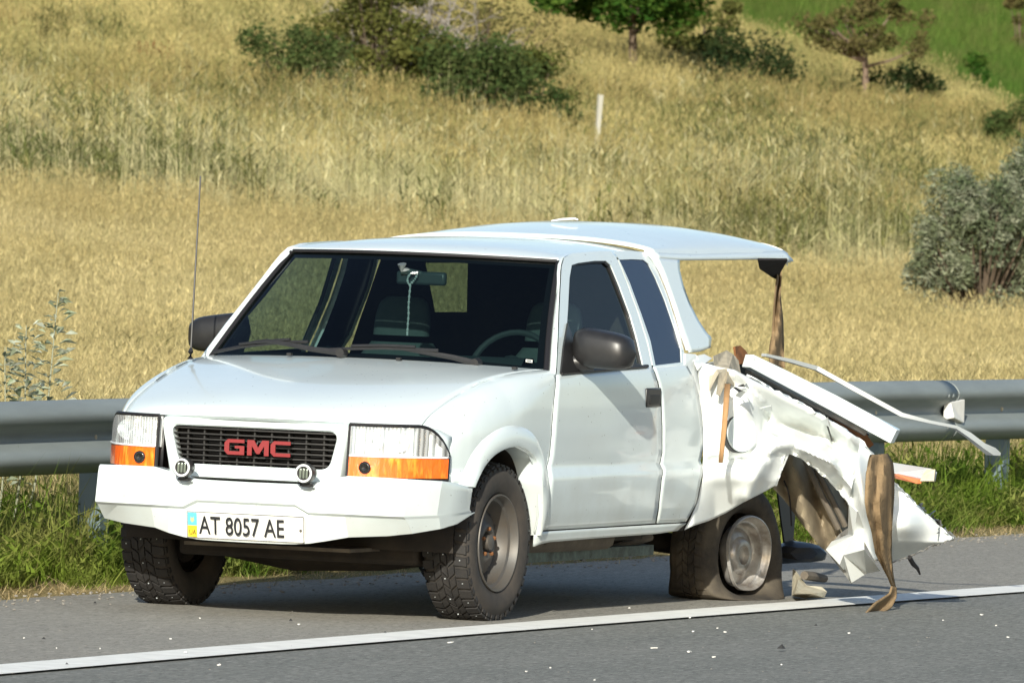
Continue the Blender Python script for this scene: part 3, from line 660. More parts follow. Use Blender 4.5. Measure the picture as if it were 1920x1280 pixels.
# white drip strip between cab and canopy
# --- interior
V, Fc = box((XC - .62, .95, .30), (XC + .62, 2.1, .36)); mk('cab_floor', V, Fc, DARK, truck)
rows = [[Vector((XC + x, y, z + .02 * math.cos(x * 2))) for x in lin(-.74, .74, 15)] for y, z in ((.40, 1.03), (.60, 1.045), (.80, 1.055), (.93, 1.03), (.97, .95), (.95, .5))]
V, Fc = grid(rows); dash = mk('dashboard', V, Fc, INTER, truck, smooth=50)
rows = [[Vector((XC + .36 + x, y, z)) for x in lin(-.2, .2, 9)] for y, z in ((.74, 1.05), (.80, 1.10), (.90, 1.10), (.95, 1.03))]
V, Fc = grid(rows); mk('instrument_hood', V, Fc, INTER, dash, smooth=60)
c = Vector((XC + .36, 1.13, 1.035)); t_ = math.radians(62); pts = [c + Vector((.19 * math.cos(a), -.19 * math.sin(a) * math.cos(t_) * -1, .19 * math.sin(a) * math.sin(t_))) for a in lin(0, 2 * PI, 33)]
V, Fc = tube(pts, .014, 8, False); sw = mk('steering_wheel', V, Fc, INTER, truck)
V, Fc = join(tube([c + Vector((-.18, 0, 0)), c, c + Vector((.18, 0, 0))], .014, 8), tube([c, c + Vector((0, -.25, -.12))], .03, 8), lathe([(-.02, .001), (-.02, .06), (.01, .07)], 16, c, 'Y')); mk('wheel_hub', V, Fc, INTER, sw)
for sx in (-.36, .36):
    def sb(cx, y0, z0, w_, h_, th, tilt):
        rows = []
        for k in range(9):
            t = k / 8; zz = z0 + h_ * t; yy = y0 + tilt * t; ww = w_ * (1 - .25 * t ** 3) * (1 if t < .95 else .8); dd = th * (1 - .4 * t ** 4)
            rows.append([Vector((cx + ww * math.copysign(abs(math.cos(a)) ** .5, math.cos(a)), yy + dd * math.copysign(abs(math.sin(a)) ** .6, math.sin(a)), zz)) for a in lin(0, 2 * PI, 17)[:-1]])
        V, Fc = grid(rows, True); Fc.append(tuple(range(len(V) - 16, len(V)))); return V, Fc
    V, Fc = sb(XC + sx, 1.50, .55, .24, .58, .07, .13); st = mk('seat', V, Fc, SEATM, truck, smooth=60)
    V, Fc = sb(XC + sx, 1.62, 1.16, .13, .17, .045, .02); mk('headrest', V, Fc, SEATM, st, smooth=60)
    V, Fc = box((XC + sx - .25, 1.0, .45), (XC + sx + .25, 1.5, .62)); mk('seat_cushion', V, Fc, SEATM, st, bevel=.04)
# rear wall of cab: frame with window
def bh(z, s): return Vector((Xs(2.06, z) - .03 if s > 0 else 2 * XC - Xs(2.06, z) + .03, 2.06 - (z - 1.05) * .12, z))
zl = lin(.36, 1.54, 12)
O = [bh(z, -1) for z in zl] + [bh(z, 1) for z in reversed(zl)]
def rwp(x, z): return Vector((XC + x, 2.06 - (z - 1.05) * .12, z))
RW = [onY(x, y, 2.03) for x, y in ((815, 585), (797, 492), (878, 492), (876, 585))]
I = [RW[0].lerp(RW[1], t) for t in lin(0, 1, 12)] + [RW[2].lerp(RW[3], t) for t in lin(0, 1, 12)]
V, Fc = grid([O, I], True); mk('cab_rear_wall', V, Fc, DARK, truck, smooth=0, solid=.01)
mk('rear_window', RW, [(0, 1, 2, 3)], RGLASS, truck, smooth=0)
rows = [[roof_pt(u, v) + Vector((0, .02, -.035)) for u in lin(-.96, .96, 9)] for v in lin(0.02, 1, 8)]
V, Fc = grid(rows); mk('headliner', V, Fc, INTER, truck, smooth=60)
# interior mirror
c = onY(790, 522, .80); rows = []
V, Fc = join(box((c.x - .115, c.y - .012, c.z - .028), (c.x + .115, c.y + .022, c.z + .030)))
im = mk('interior_mirror', V, Fc, mat('mirror_back', (.07, .09, .095), .35), truck, bevel=.012)
c2 = onY(755, 508, .78); V, Fc = tube([c2 + Vector((0, -.01, .03)), c2, c + Vector((0, 0, .02))], [.02, .018, .012], 8); mk('mirror_stem', V, Fc, mat('mirror_stem_grey', (.1, .12, .12), .4), im)
# rosary hanging in front of the mirror
c = onY(772, 512, .76); ros = empty('bead_chain', c, 'white bead chain hanging from the interior mirror behind the windshield', 'bead chain')
P = [onY(a, b, .76) for a, b in [(778, 512), (783, 511), (780, 520), (774, 528), (769, 533)]]; Q = [onY(a, b, .76) for a, b in [(774, 512), (768, 515), (764, 524), (766, 532), (769, 536), (768, 548), (767, 560), (766, 575), (766, 590), (765, 604), (764, 618)]]
bead = []
for L_ in (P, Q):
    pts = resample(rounded(L_, 4), int(8 + 26 * (L_ is Q)))
    for i, p in enumerate(pts):
        r = .0048 if i % 3 else .0065; V, Fc = lathe([(-r, .0005), (-r * .7, r * .7), (0, r), (r * .7, r * .7), (r, .0005)], 8, p, 'Y')
        mk('bead', V, Fc, HOOK, ros, smooth=80)
mk('cross', *box(onY(764, 620, .76) - Vector((.004, .002, .02)), onY(764, 620, .76) + Vector((.004, .002, .0))), HOOK, ros)
# inspection sticker
c = wpt(.915, .10, -.006); mk('windshield_sticker', [wpt(.90, .075, .003), wpt(.935, .075, .003), wpt(.935, .10, .003), wpt(.90, .10, .003)], [(0, 1, 2, 3)], WPLATE, ws, smooth=0)
mk('sticker_print', [wpt(.905, .082, .0045), wpt(.93, .082, .0045), wpt(.93, .092, .0045), wpt(.905, .092, .0045)], [(0, 1, 2, 3)], INTER, ws, smooth=0)
# dark box on dash
c = onY(775, 635, .62); V, Fc = box((c.x - .04, c.y - .04, 1.055), (c.x + .04, c.y + .06, 1.085)); mk('dash_device', V, Fc, BLACKP, dash)
# wipers
def wiper(px_arm, px_blade):
    a = [onY(x, y, Y) for x, y, Y in px_arm]; b = [onY(x, y, Y) for x, y, Y in px_blade]
    V, Fc = tube(a, [.016, .013, .011, .010, .008][:len(a)], 6); wp = mk('wiper', V, Fc, BLACKP, truck)
    V, Fc = tube(b, .008, 6); mk('wiper_blade', V, Fc, BLACKP, wp)
    b2 = [p + Vector((0, -.008, .012)) for p in b[1:-1]]; V, Fc = tube(b2, .006, 6); mk('wiper_bridge', V, Fc, BLACKP, wp)
    V, Fc = lathe([(-.02, .001), (-.02, .02), (.02, .024)], 10, a[0], 'Y'); mk('wiper_pivot', V, Fc, BLACKP, wp)
wiper([(892, 681, .40), (850, 670, .36), (800, 661, .34), (740, 650, .335), (705, 648, .335)], [(608, 656, .335), (660, 653, .33), (720, 652, .325), (780, 655, .33), (822, 657, .34)])
wiper([(640, 661, .33), (590, 655, .325), (540, 645, .325), (500, 639, .33), (478, 641, .34)], [(400, 660, .42), (450, 650, .37), (500, 644, .34), (545, 641, .33), (578, 641, .33)])
for x, y in ((543, 664), (748, 673), (965, 690)):
    c = onY(x, y, .32); V, Fc = box(c - Vector((.01, .01, .006)), c + Vector((.01, .01, .006))); mk('washer_nozzle', V, Fc, BLACKP, truck)
# --- mirrors
def mirror_shell(c, w_, h_, d_, mir):
    rows = []
    for i in range(15):
        t = -1 + 2 * i / 14; sx_ = math.copysign(1 - (1 - abs(t)) ** 1.0, t); k = (1 - abs(t) ** 4.2) ** (1 / 2.6) if abs(t) < 1 else .02
        k = max(k, .03); row = []
        for j in range(20):
            a = 2 * PI * j / 20; ca, sa = math.cos(a), math.sin(a); e = .62
            yy = math.copysign(abs(ca) ** e, ca) * d_ * k; zz = math.copysign(abs(sa) ** e, sa) * h_ * k * (1 - .10 * t)
            if yy > 0: yy *= .35
            row.append(c + Vector((t * w_, yy, zz - .012 * t)))
        rows.append(row)
    V, Fc = grid(rows, True); Fc += [tuple(reversed(range(20))), tuple(range(len(V) - 20, len(V)))]
    return V, Fc
MC = Vector((.972, .80, 1.153))
for mir in (False, True):
    V, Fc = mirror_shell(MC if not mir else MC + Vector((-.055, .02, .0)), .142, .083, .10, mir); sm_ = mk('side_mirror', V, Fc, BLACKP, truck, smooth=60, mirror=mir)
    a = S(1062, 668); V, Fc = tube([Vector((.80, .74, 1.088)), Vector((.86, .76, 1.095)), Vector((.91, .79, 1.11))], [.045, .042, .05], 10); mk('mirror_arm', V, Fc, BLACKP, sm_, smooth=60, mirror=mir)
    tri = [S(1051, 699, .006), S(1082, 696, .006), S(1078, 650, .006), S(1064, 605, .006), S(1056, 650, .006)]
    mk('mirror_base', tri, [(0, 1, 2, 3, 4)], BLACKP, sm_, smooth=0, mirror=mir, solid=.008)
    V, Fc = box((MC.x - .09 - (.055 if mir else 0), MC.y + .030 + (.02 if mir else 0), MC.z - .048), (MC.x + .09 - (.055 if mir else 0), MC.y + .036 + (.02 if mir else 0), MC.z + .048)); mk('mirror_glass', V, Fc, CHROME, sm_, mirror=mir, bevel=.002)
# belt moulding
P = [S(1052, 700, .004), S(1120, 694, .004), S(1214, 686, .004)]; V, Fc = tube(P, .008, 6); both('belt_moulding', V, Fc, RUBTRIM)
# antenna
b = onX(357, 673, XC - .70); t = onX(376, 330, b.x - .02); 
V, Fc = tube([b, b + Vector((0, 0, .03)), b.lerp(t, .06)], [.016, .012, .006], 8); an = mk('antenna', V, Fc, BLACKP, truck)
V, Fc = tube([b.lerp(t, .04), b.lerp(t, .5), t], [.0046, .0040, .0034], 6); mk('mast', V, Fc, BLACKP, an)

# --- wheels
def wheel(center, sgn=1, yaw=0, flat=False, tyre_m=TYRE, rim_m=STEEL, label=None):
    c = Vector(center); w0 = empty('wheel', c, parent=truck)
    if label: w0['label'] = label
    rot = Matrix.Rotation(yaw, 3, 'Z')
    def T(V):
        out = []
        for v in V:
            v = Vector(v)
            if flat:
                d = -v.z; g_ = c.z - .004
                if d > .08:
                    k = (d - .08) / .26; v.x += (.11 if v.x > -.09 else -.05) * k ** 1.2 * (1 if abs(v.x + .1) > .05 else .2) * (1.2 if math.hypot(v.y, v.z) < .33 else .9) if math.hypot(v.y, v.z) > .212 else 0
                    v.y *= 1 + .18 * k; v.x += .010 * math.sin(v.y * 34 + 1) * k; v.y += .010 * math.sin(v.y * 30) * k
                    v.z = -(.08 + (g_ - .08) * (1 - math.exp(-(d - .08) / (g_ - .08) * 1.5)) / (1 - math.exp(-(.34 - .08) / (g_ - .08) * 1.5)))
                if math.hypot(v.y, v.z) > .23 and v.y > .05: v.y += .035 * max(0, 1 - abs(v.z + .08) / .2) * (v.y / .34) 
            v.x *= sgn
            out.append(c + rot @ v)
        return out
    R0 = .335
    pr = [(-.03, .19), (-.008, .205), (.004, .225), (.012, .25), (.013, .275), (.006, .30), (-.006, .317), (-.018, .326), (-.03, .329), (-.10, .331), (-.17, .329), (-.182, .326), (-.194, .317), (-.206, .30), (-.212, .275), (-.212, .25), (-.204, .225), (-.192, .205), (-.17, .19)]
    V, Fc = lathe(pr, 72); V = T(V)
    if sgn < 0: Fc = [tuple(reversed(f)) for f in Fc]
    ty = mk('tyre', V, Fc, tyre_m, w0, smooth=50)
    # tread blocks
    blocks = []
    def blk(x0, x1, a0, a1, skew=0, r0=.322, r1=.341, xo=0):
        P = []
        for r in (r0, r1):
            for x, a in ((x0, a0), (x1, a0 + skew), (x1, a1 + skew), (x0, a1)):
                rr = r - (.010 if x > -.025 or x < -.175 else 0) * (r > .33)
                P.append((x, rr * math.cos(a), rr * math.sin(a)))
        return P, [(0, 3, 2, 1), (4, 5, 6, 7), (0, 1, 5, 4), (1, 2, 6, 5), (2, 3, 7, 6), (3, 0, 4, 7)]
    NB = 40; st = 2 * PI / NB
    for k in range(NB):
        a = k * st
        blocks += [blk(-.050, -.001, a, a + st * .68, .02), blk(-.199, -.150, a + st * .5, a + st * 1.18, -.02)] if not flat else [blk(-.050, -.022, a, a + st * .8, .02)]
        blocks += [] if flat else [blk(-.002, .004, a + st * .05, a + st * .6, 0, .302, .320), blk(-.206, -.199, a + st * .55, a + st * 1.1, 0, .302, .320)]
        blocks += [blk(-.082, -.055, a + st * .1, a + st * .82, -.07), blk(-.112, -.087, a + st * .5, a + st * 1.25, .07), blk(-.145, -.117, a + st * .2, a + st * .95, -.07)]
    if not flat or True:
        V, Fc = join(*blocks); V = T(V); tb = mk('tread_blocks', V, Fc, TYREB if not flat else FLATT, ty, smooth=0); tb['kind'] = 'stuff'
    if not flat:
        studs = []
        for k in range(NB):
            for x, da in ((-.027, .3), (-.172, .8), (-.10, .85)):
                if (k + int(x * 1000)) % 2: continue
                a = (k + da) * st; r = .3415 if abs(x + .1) < .06 else .334; p = Vector((x, r * math.cos(a), r * math.sin(a))); s = .0024
                studs.append(box(p - Vector((s, s, s)), p + Vector((s, s, s))))
        V, Fc = join(*studs); o = mk('studs', T(V), Fc, ALU, ty, smooth=0); o['kind'] = 'stuff'
    # rim
    rp = [(-.002, .207), (.004, .205), (.004, .200), (-.006, .195), (-.030, .190), (-.036, .178), (-.085, .172), (-.105, .160), (-.100, .150), (-.078, .138), (-.070, .120), (-.066, .095), (-.052, .080), (-.046, .066), (-.050, .052), (-.058, .046), (-.075, .044), (-.075, .001)]
    if flat: rp = [(-.002, .207), (.012, .204), (.014, .198), (.004, .192), (-.012, .188), (-.020, .178), (-.026, .176), (-.030, .168), (-.06, .164), (-.075, .155), (-.080, .14), (-.062, .130), (-.054, .112), (-.05, .095), (-.03, .085), (-.022, .07), (-.024, .05), (-.05, .045), (-.05, .001)]
    V, Fc = lathe(rp, 60); V = T(V)
    if flat: V = [Vector((v.x + .010 * math.sin(2 * math.atan2(v.z - c.z, v.y - c.y)) * ((v - c).length / .2) ** 3, v.y, v.z)) for v in V]
    if flat: V = [c + (v - c) * .88 + Vector((.02, 0, 0)) for v in V]
    if sgn < 0: Fc = [tuple(reversed(f)) for f in Fc]
    rm = mk('rim', V, Fc, rim_m, w0, smooth=40)
    holes = []
    for k in range(12):
        a = 2 * PI * k / 12; V, Fc = lathe([(-.068, .0135), (-.066, .010), (-.067, .001)], 8, (0, .128 * math.cos(a) * 1.0, .128 * math.sin(a)), 'X'); holes.append((V, Fc))
        V2 = V
    for V, Fc in holes: pass
    hv = []
    for k in range(12):
        a = 2 * PI * k / 12; cx_ = (-.0715, .127 * math.cos(a), .127 * math.sin(a)); V, Fc = lathe([(.0, .0125), (.0, .001)], 10, cx_, 'X'); hv.append((V, Fc))
    V, Fc = join(*hv); mk('rim_openings', [p + Vector((.006 * sgn if flat else 0, 0, 0)) for p in T(V)], Fc, RUBTRIM, rm, smooth=0)
    for k in range(5):
        a = 2 * PI * k / 5 + .3; V, Fc = lathe([(-.055, .009), (-.040, .009), (-.036, .005), (-.036, .001)], 6, (0, .058 * math.cos(a), .058 * math.sin(a)), 'X'); mk('lug_nut', T(V), Fc, RUST, rm, smooth=0)
    V, Fc = lathe([(-.08, .034), (-.034, .032), (-.030, .024), (-.030, .001)], 20); mk('hub', T(V), Fc, STEEL, rm, smooth=40)
    V, Fc = lathe([(-.15, .001), (-.15, .15), (-.11, .15), (-.11, .001)], 24); mk('brake_drum', T(V), Fc, DARK, w0, smooth=40)
    return w0
wheel((.825, .02, .336), 1, math.radians(-2))
wheel((-.762, .02, .336), -1, math.radians(-2))
wheel((.72, 3.21, .205), 1, math.radians(-11), True, FLATT, SILVER, 'flat rear wheel with collapsed tyre and bent silver rim')
wheel((-.735, 3.12, .336), -1, 0)

# --- underbody
ub = mk('underbody', *box((XC - .62, -.55, .42), (XC + .62, 2.3, .50)), DARK, truck)
mk('cross_member', *box((XC - .55, -.30, .235), (XC + .55, -.12, .36)), DARK, truck, bevel=.02)
mk('skid_plate', *box((XC - .38, -.62, .29), (XC + .38, -.15, .305)), FRAMEM, truck)
V, Fc = tube([(-.70, .03, .30), (-.3, .03, .26), (-.1, .03, .27), (.3, .03, .25), (.76, .03, .30)], [.04, .06, .10, .06, .04], 10); mk('front_suspension', V, Fc, DARK, truck)
for x in (-.42, .50):
    mk('frame_rail', *box((x - .035, -.5, .36), (x + .035, 3.9, .47)), FRAMEM, truck, bevel=.006)
V, Fc = tube([(.60, .55, .315), (.62, 1.3, .315), (.62, 1.75, .31)], [.05, .055, .05], 10); mk('fuel_tank_guard', V, Fc, FRAMEM, truck)
V, Fc = tube([(-.70, 3.10, .30), (-.15, 3.06, .29), (.0, 3.05, .28), (.15, 3.04, .28), (.62, 3.2, .215)], [.045, .05, .13, .05, .045], 12); mk('rear_axle', V, Fc, DARK, truck)
V, Fc = box((.55, .5, .22), (.60, 2.4, .265)); mk('lower_rail', [v if not isinstance(v, tuple) else Vector(v) for v in V], Fc, mat('peeling_green_rail', (.14, .19, .17), .7, 0, 0, .4, (14, (.04, .04, .035), .9, 6)), truck)
V, Fc = tube([(.3, 1.8, .30), (.5, 2.1, .24), (.58, 2.4, .30)], .02, 8); mk('suspension_link', V, Fc, FRAMEM, truck)
V, Fc = tube([(.3, .8, .3), (.3, 1.4, .28), (.3, 2.6, .30)], [.05, .08, .04], 10); mk('exhaust_pipe', V, Fc, DARK, truck)

# --- far bedside and bed floor (mostly hidden)
rows = [[Vector((2 * XC - Xs(y, z), y, z)) for z in lin(.42, 1.06, 8)] for y in lin(2.2, 3.9, 10)]
for r in rows:
    for i, p in enumerate(r):
        if abs(p.y - 3.12) < .42 and p.z < .76 - .0: 
            dy = abs(p.y - 3.12) / .42; r[i] = Vector((p.x, p.y, max(p.z, .36 + .40 * math.sqrt(max(0, 1 - dy * dy)))))
V, Fc = grid(rows); mk('far_bedside', V, Fc, PAINT, truck, solid=.006)
mk('bed_floor', *box((XC - .74, 2.25, .56), (XC + .60, 3.7, .58)), DARK, truck)
mk('bed_front_wall', *box((XC - .76, 2.20, .56), (XC + .70, 2.23, 1.05)), PAINT, truck)

# --- crushed left bedside
def BXs(px, py=0):
    s = max(-.05, (px - 1308) / 477.0); L = 1.45 * s
    return .868 + math.sin(math.radians(31)) * L - .05 * math.exp(-(s / .12) ** 2) * 0
def gs_(px, py, cx, cy, rx, ry, a=0):
    dx, dy = px - cx, py - cy; c_, s_ = math.cos(a), math.sin(a); u = dx * c_ + dy * s_; v = -dx * s_ + dy * c_
    return math.exp(-(u / rx) ** 2 - (v / ry) ** 2)
def seg_d(px, py, P):
    best = 1e9
    for (x0, y0), (x1, y1) in zip(P, P[1:]):
        dx, dy = x1 - x0, y1 - y0; t = max(0, min(1, ((px - x0) * dx + (py - y0) * dy) / (dx * dx + dy * dy))); best = min(best, math.hypot(px - x0 - t * dx, py - y0 - t * dy))
    return best
ARCH = [(1454, 909), (1464, 885), (1468, 858), (1476, 848), (1500, 857), (1537, 884), (1570, 915), (1592, 944)]
ARCHR = [(1400, 930), (1425, 870), (1450, 836), (1490, 826), (1540, 850), (1590, 890), (1618, 925)]
FOLD1 = [(1434, 765), (1440, 785), (1430, 815), (1418, 835)]
FOLD2 = [(1380, 700), (1450, 735), (1540, 785), (1625, 840)]
CREASES = [([(1318, 852), (1390, 858), (1440, 850)], .016, 9), ([(1552, 800), (1578, 860), (1604, 915)], -.022, 10), ([(1402, 728), (1428, 752), (1436, 768)], .018, 9), ([(1500, 842), (1560, 868), (1598, 915)], .020, 8)]
def relief(px, py):
    h = 0
    h -= .085 * gs_(px, py, 1498, 803, 70, 23, .32)            # long hollow under the top edge
    h += .050 * math.exp(-(seg_d(px, py, ARCHR) / 17) ** 2)   # arch bulge
    h += .030 * math.exp(-(seg_d(px, py, FOLD2) / 13) ** 2)   # rolled top edge
    h += .045 * gs_(px, py, 1400, 775, 26, 34, -.2)
    d = seg_d(px, py, FOLD1); h -= .035 * math.exp(-(d / 7) ** 2) * (1 if px > 1428 else .4)
    h -= .035 * gs_(px, py, 1395, 858, 50, 7, -.08)           # crease above sill
    h += .022 * gs_(px, py, 1380, 885, 60, 20, 0)
    h -= .10 * max(0, (py - 900) / 100) * (px < 1460)          # tuck under
    h -= .05 * gs_(px, py, 1590, 880, 18, 60, .5)
    h += .04 * gs_(px, py, 1612, 900, 14, 70, -.2)
    h += .011 * noise3((px * .010, py * .014, 5))
    n_ = noise3((px * .02, py * .014, 9)); h += .004 * max(0, 1 - abs(n_) * 6) * (px > 1440)
    for P_c, amp, wd in CREASES:
        d = seg_d(px, py, P_c)
        if d < wd: h += amp * (1 - d / wd)
    h *= 1 - .9 * gs_(px, py, 1383, 812, 42, 42)
    return h
def wreck(name, top, bot, nu, nv, m=TORN, off=0, rel=relief, jag=0, label=None, depth=BXs):
    T_ = resample([(a, b, 0) for a, b in top], nu); B_ = resample([(a, b, 0) for a, b in bot], nu); rows = []
    for a, b in zip(T_, B_):
        row = []
        for j in range(nv):
            q = a.lerp(b, j / (nv - 1)); px, py = q.x, q.y
            if jag and j == nv - 1: py += jag * noise3((px * .13, 1, 2)) * 2
            X_ = depth(px, py) + off + rel(px, py); p = onX(px, py, X_); row.append(p)
        rows.append(row)
    V, Fc = grid(rows); return mk(name, V, Fc, m, truck, smooth=50, solid=.004, label=label)
topA = [(1306, 676), (1325, 678), (1345, 684), (1375, 690), (1410, 709), (1450, 729), (1494, 751), (1551, 784), (1590, 808), (1618, 828)]
botA = [(1271, 996), (1300, 985), (1330, 975), (1362, 960), (1393, 941), (1425, 925), (1454, 909), (1462, 888), (1468, 862), (1474, 849), (1500, 857), (1537, 884), (1566, 912), (1590, 942)]
def wa(nu=110, nv=46):
    # columns matched by screen column so that the front edge follows the cab seam
    Lft = [(1308, 680), (1314, 740), (1318, 800), (1319, 850), (1316, 900), (1308, 940), (1297, 966), (1283, 993)]
    T_ = resample([(a, b, 0) for a, b in topA], nu); B_ = resample([(a, b, 0) for a, b in [(1283, 993)] + botA[1:]], nu); L_ = [(a, b, 0) for a, b in Lft]; R_ = [(1618, 828, 0), (1608, 870, 0), (1598, 910, 0), (1590, 942, 0)]
    rows = coons([(a, b, 0) for a, b in topA], [(1283, 993, 0)] + [(a, b, 0) for a, b in botA[1:]], L_, R_, nu, nv); out = []
    for r in rows:
        row = []
        for q in r:
            px, py = q.x, q.y; k = min(1, max(0, (px - 1300) / 40)); X_ = BXs(px) + relief(px, py) * k
            X_ = min(X_, Xs(2.2, max(.3, onX(px, py, .86).z)) + .02 + max(0, px - 1310) * .004) if px < 1350 else X_
            row.append(onX(px, py, X_))
        out.append(row)
    V, Fc = grid(out); return mk('crushed_bedside', V, Fc, TORN, truck, smooth=55, solid=.004, label='crumpled and torn white left bedside')
wa()
topB = [(1614, 826), (1633, 848), (1655, 872), (1676, 902), (1714, 942), (1747, 974), (1772, 996), (1786, 1008)]
botB = [(1589, 940), (1600, 968), (1612, 1000), (1640, 1050), (1672, 1054), (1710, 1042), (1745, 1024), (1786, 1010)]
def relB(px, py):
    h = .05 * gs_(px, py, 1612, 905, 14, 70, -.2) + .05 * gs_(px, py, 1700, 985, 40, 26, .5) - .06 * gs_(px, py, 1650, 1010, 12, 50, 0)
    h += .02 * noise3((px * .02, py * .015, 3)) - .06 * max(0, (py - 1015) / 30) * (px > 1650)
    return h
wreck('torn_bed_corner', topB, botB, 60, 26, rel=relB, label='white sheet metal corner bent outwards with ragged edge')
# folded flap below
def facets(name, pts, fcs, m, label=None, jit=0, sub=0, solid=.004):
    V = [onX(x, y, X_) for x, y, X_ in pts]; return mk(name, V, fcs, m, truck, smooth=0 if not sub else 60, solid=solid, label=label, subsurf=sub)
b0 = BXs(1600)
facets('folded_metal_flap', [(1592, 944, 1.41), (1608, 958, 1.46), (1600, 1004, 1.40), (1590, 1002, 1.30), (1575, 1058, 1.30), (1549, 1030, 1.22), (1560, 1015, 1.24), (1582, 1040, 1.36), (1620, 1030, 1.50), (1640, 1052, 1.46), (1650, 1069, 1.44), (1624, 1074, 1.40), (1597, 1091, 1.36), (1586, 1072, 1.28), (1620, 990, 1.44)],
       [(0, 1, 2, 3), (2, 3, 6, 5), (2, 5, 4, 7), (2, 7, 8, 14), (1, 14, 2), (7, 4, 13, 12), (7, 12, 11, 8), (8, 11, 10, 9)], TORN, 'small folded white metal flap', )
facets('bare_metal_fold', [(1549, 1030, 1.18), (1575, 1000, 1.24), (1596, 985, 1.30), (1600, 1004, 1.34), (1588, 1030, 1.26), (1570, 1058, 1.25), (1597, 1093, 1.33), (1584, 1072, 1.24), (1560, 1046, 1.20)], [(0, 1, 4, 5, 8), (1, 2, 3, 4), (5, 4, 3, 6, 7)], PRIMER)
# inner wheelhouse
def wh(px, py): return .05 * math.sin((px - py * .25) * .12) * .5 + .02 * noise3((px * .05, py * .05, 2))
wreck('wheelhouse_liner', [(1456, 860), (1475, 846), (1500, 852), (1540, 880), (1572, 912), (1594, 942), (1598, 975)], [(1450, 915), (1470, 935), (1488, 960), (1512, 992), (1540, 1026), (1562, 1040), (1592, 1008)], 36, 12, mat('dusty_wheelhouse', (.30, .25, .17), .85, 0, 0, .3, (7, (.16, .13, .09), .8, 6)), off=-.16, rel=wh)
for a in (((1510, 862), (1542, 930), (1572, 990)), ((1530, 878), (1560, 935), (1585, 985))):
    V, Fc = tube([onX(x, y, BXs(x) - .11) for x, y in a], .014, 6); mk('inner_rib', V, Fc, FRAMEM, truck)
mk('mud_flap', [onX(x, y, .70) for x, y in ((1455, 905), (1478, 900), (1490, 960), (1486, 1015), (1470, 1020), (1462, 960))], [(0, 1, 2, 3, 4, 5)], RUBTRIM, truck, smooth=0, solid=.008)
# torn brown-black insulation at the tip
sp = []
for k in range(26):
    t = k / 25; x = 1728 + 56 * t + random.uniform(-4, 4); y = 958 + 48 * t + random.uniform(-8, 4); X_ = BXs(x) - .03
    p = onX(x, y, X_); a, b = onX(x + random.uniform(-11, 11), y + random.uniform(-11, 9), X_ + random.uniform(-.05, .05)), onX(x + random.uniform(-11, 11), y + random.uniform(-8, 11), X_ + random.uniform(-.05, .05)); sp.append(([p, a, b], [(0, 1, 2)]))
mk('torn_insulation', *join(*sp), PRIMER, truck, smooth=0, solid=.006)
V, Fc = tube([onX(x, y, 1.5) for x, y in ((1705, 1044), (1712, 1056), (1720, 1064), (1725, 1076))], [.012, .012, .009, .004], 6); mk('torn_strip', V, Fc, RUBTRIM, truck)
def ragtube(name, pts, m, r0=.006, jit=3.0, off=.0):
    rs = random.Random(9); Q = resample([(a, b, 0) for a, b in pts], 30); P = [onX(q.x + rs.uniform(-jit, jit) * .6, q.y + rs.uniform(-jit, jit), BXs(q.x) + relief(q.x, q.y) * .8 + off + rs.uniform(-.008, .012)) for q in Q]
    V, Fc = tube(P, [r0 * rs.uniform(.4, 1.5) for _ in P], 5); return mk(name, V, Fc, m, truck, smooth=0)
ragtube('torn_arch_edge', ARCH, TORN, .006, 1.8)
ragtube('torn_top_edge', [(1400, 704), (1470, 740), (1551, 786), (1618, 828), (1636, 852)], TORN, .005, 2)
ragtube('torn_corner_edge', topB[2:], TORN, .004, 1.5)
ragtube('torn_lower_edge', botB[3:], PRIMER, .004, 1.6)
for a, b, c_, X_ in (((1545, 775), (1552, 800), (1560, 826), 1.24), ((1470, 900), (1480, 930), (1484, 985), .95)):
    P = rounded([onX(*a, X_), onX(*b, X_ + .02), onX(*c_, X_)], 5); V, Fc = tube(P, .004, 5); mk('loose_wire', V, Fc, RUBTRIM, truck)
# fuel filler door
c = onX(1383, 812, BXs(1383) + relief(1383, 812)); nrm = Vector((.86, -.5, .05)).normalized(); tx = Vector((.5, .86, 0)).normalized(); tz = nrm.cross(tx) * -1
def disc(cc, r, th, k=40, rx=1):
    V = [cc + (tx * math.cos(2 * PI * i / k) * rx + tz * math.sin(2 * PI * i / k)) * r for i in range(k)] + [cc + nrm * th + (tx * math.cos(2 * PI * i / k) * rx + tz * math.sin(2 * PI * i / k)) * r for i in range(k)]
    return V, [tuple(range(k)), tuple(range(k, 2 * k))] + [(i, (i + 1) % k, (i + 1) % k + k, i + k) for i in range(k)]
V, Fc = disc(c + nrm * -.005, .0870, .030, rx=.98); fr = mk('filler_recess', V, Fc, RUBTRIM, truck, smooth=0, recalc=True)
V, Fc = disc(c + nrm * .022, .0830, .014, rx=.98); mk('fuel_door', V, Fc, PAINT, truck, smooth=30, recalc=True, bevel=.003)
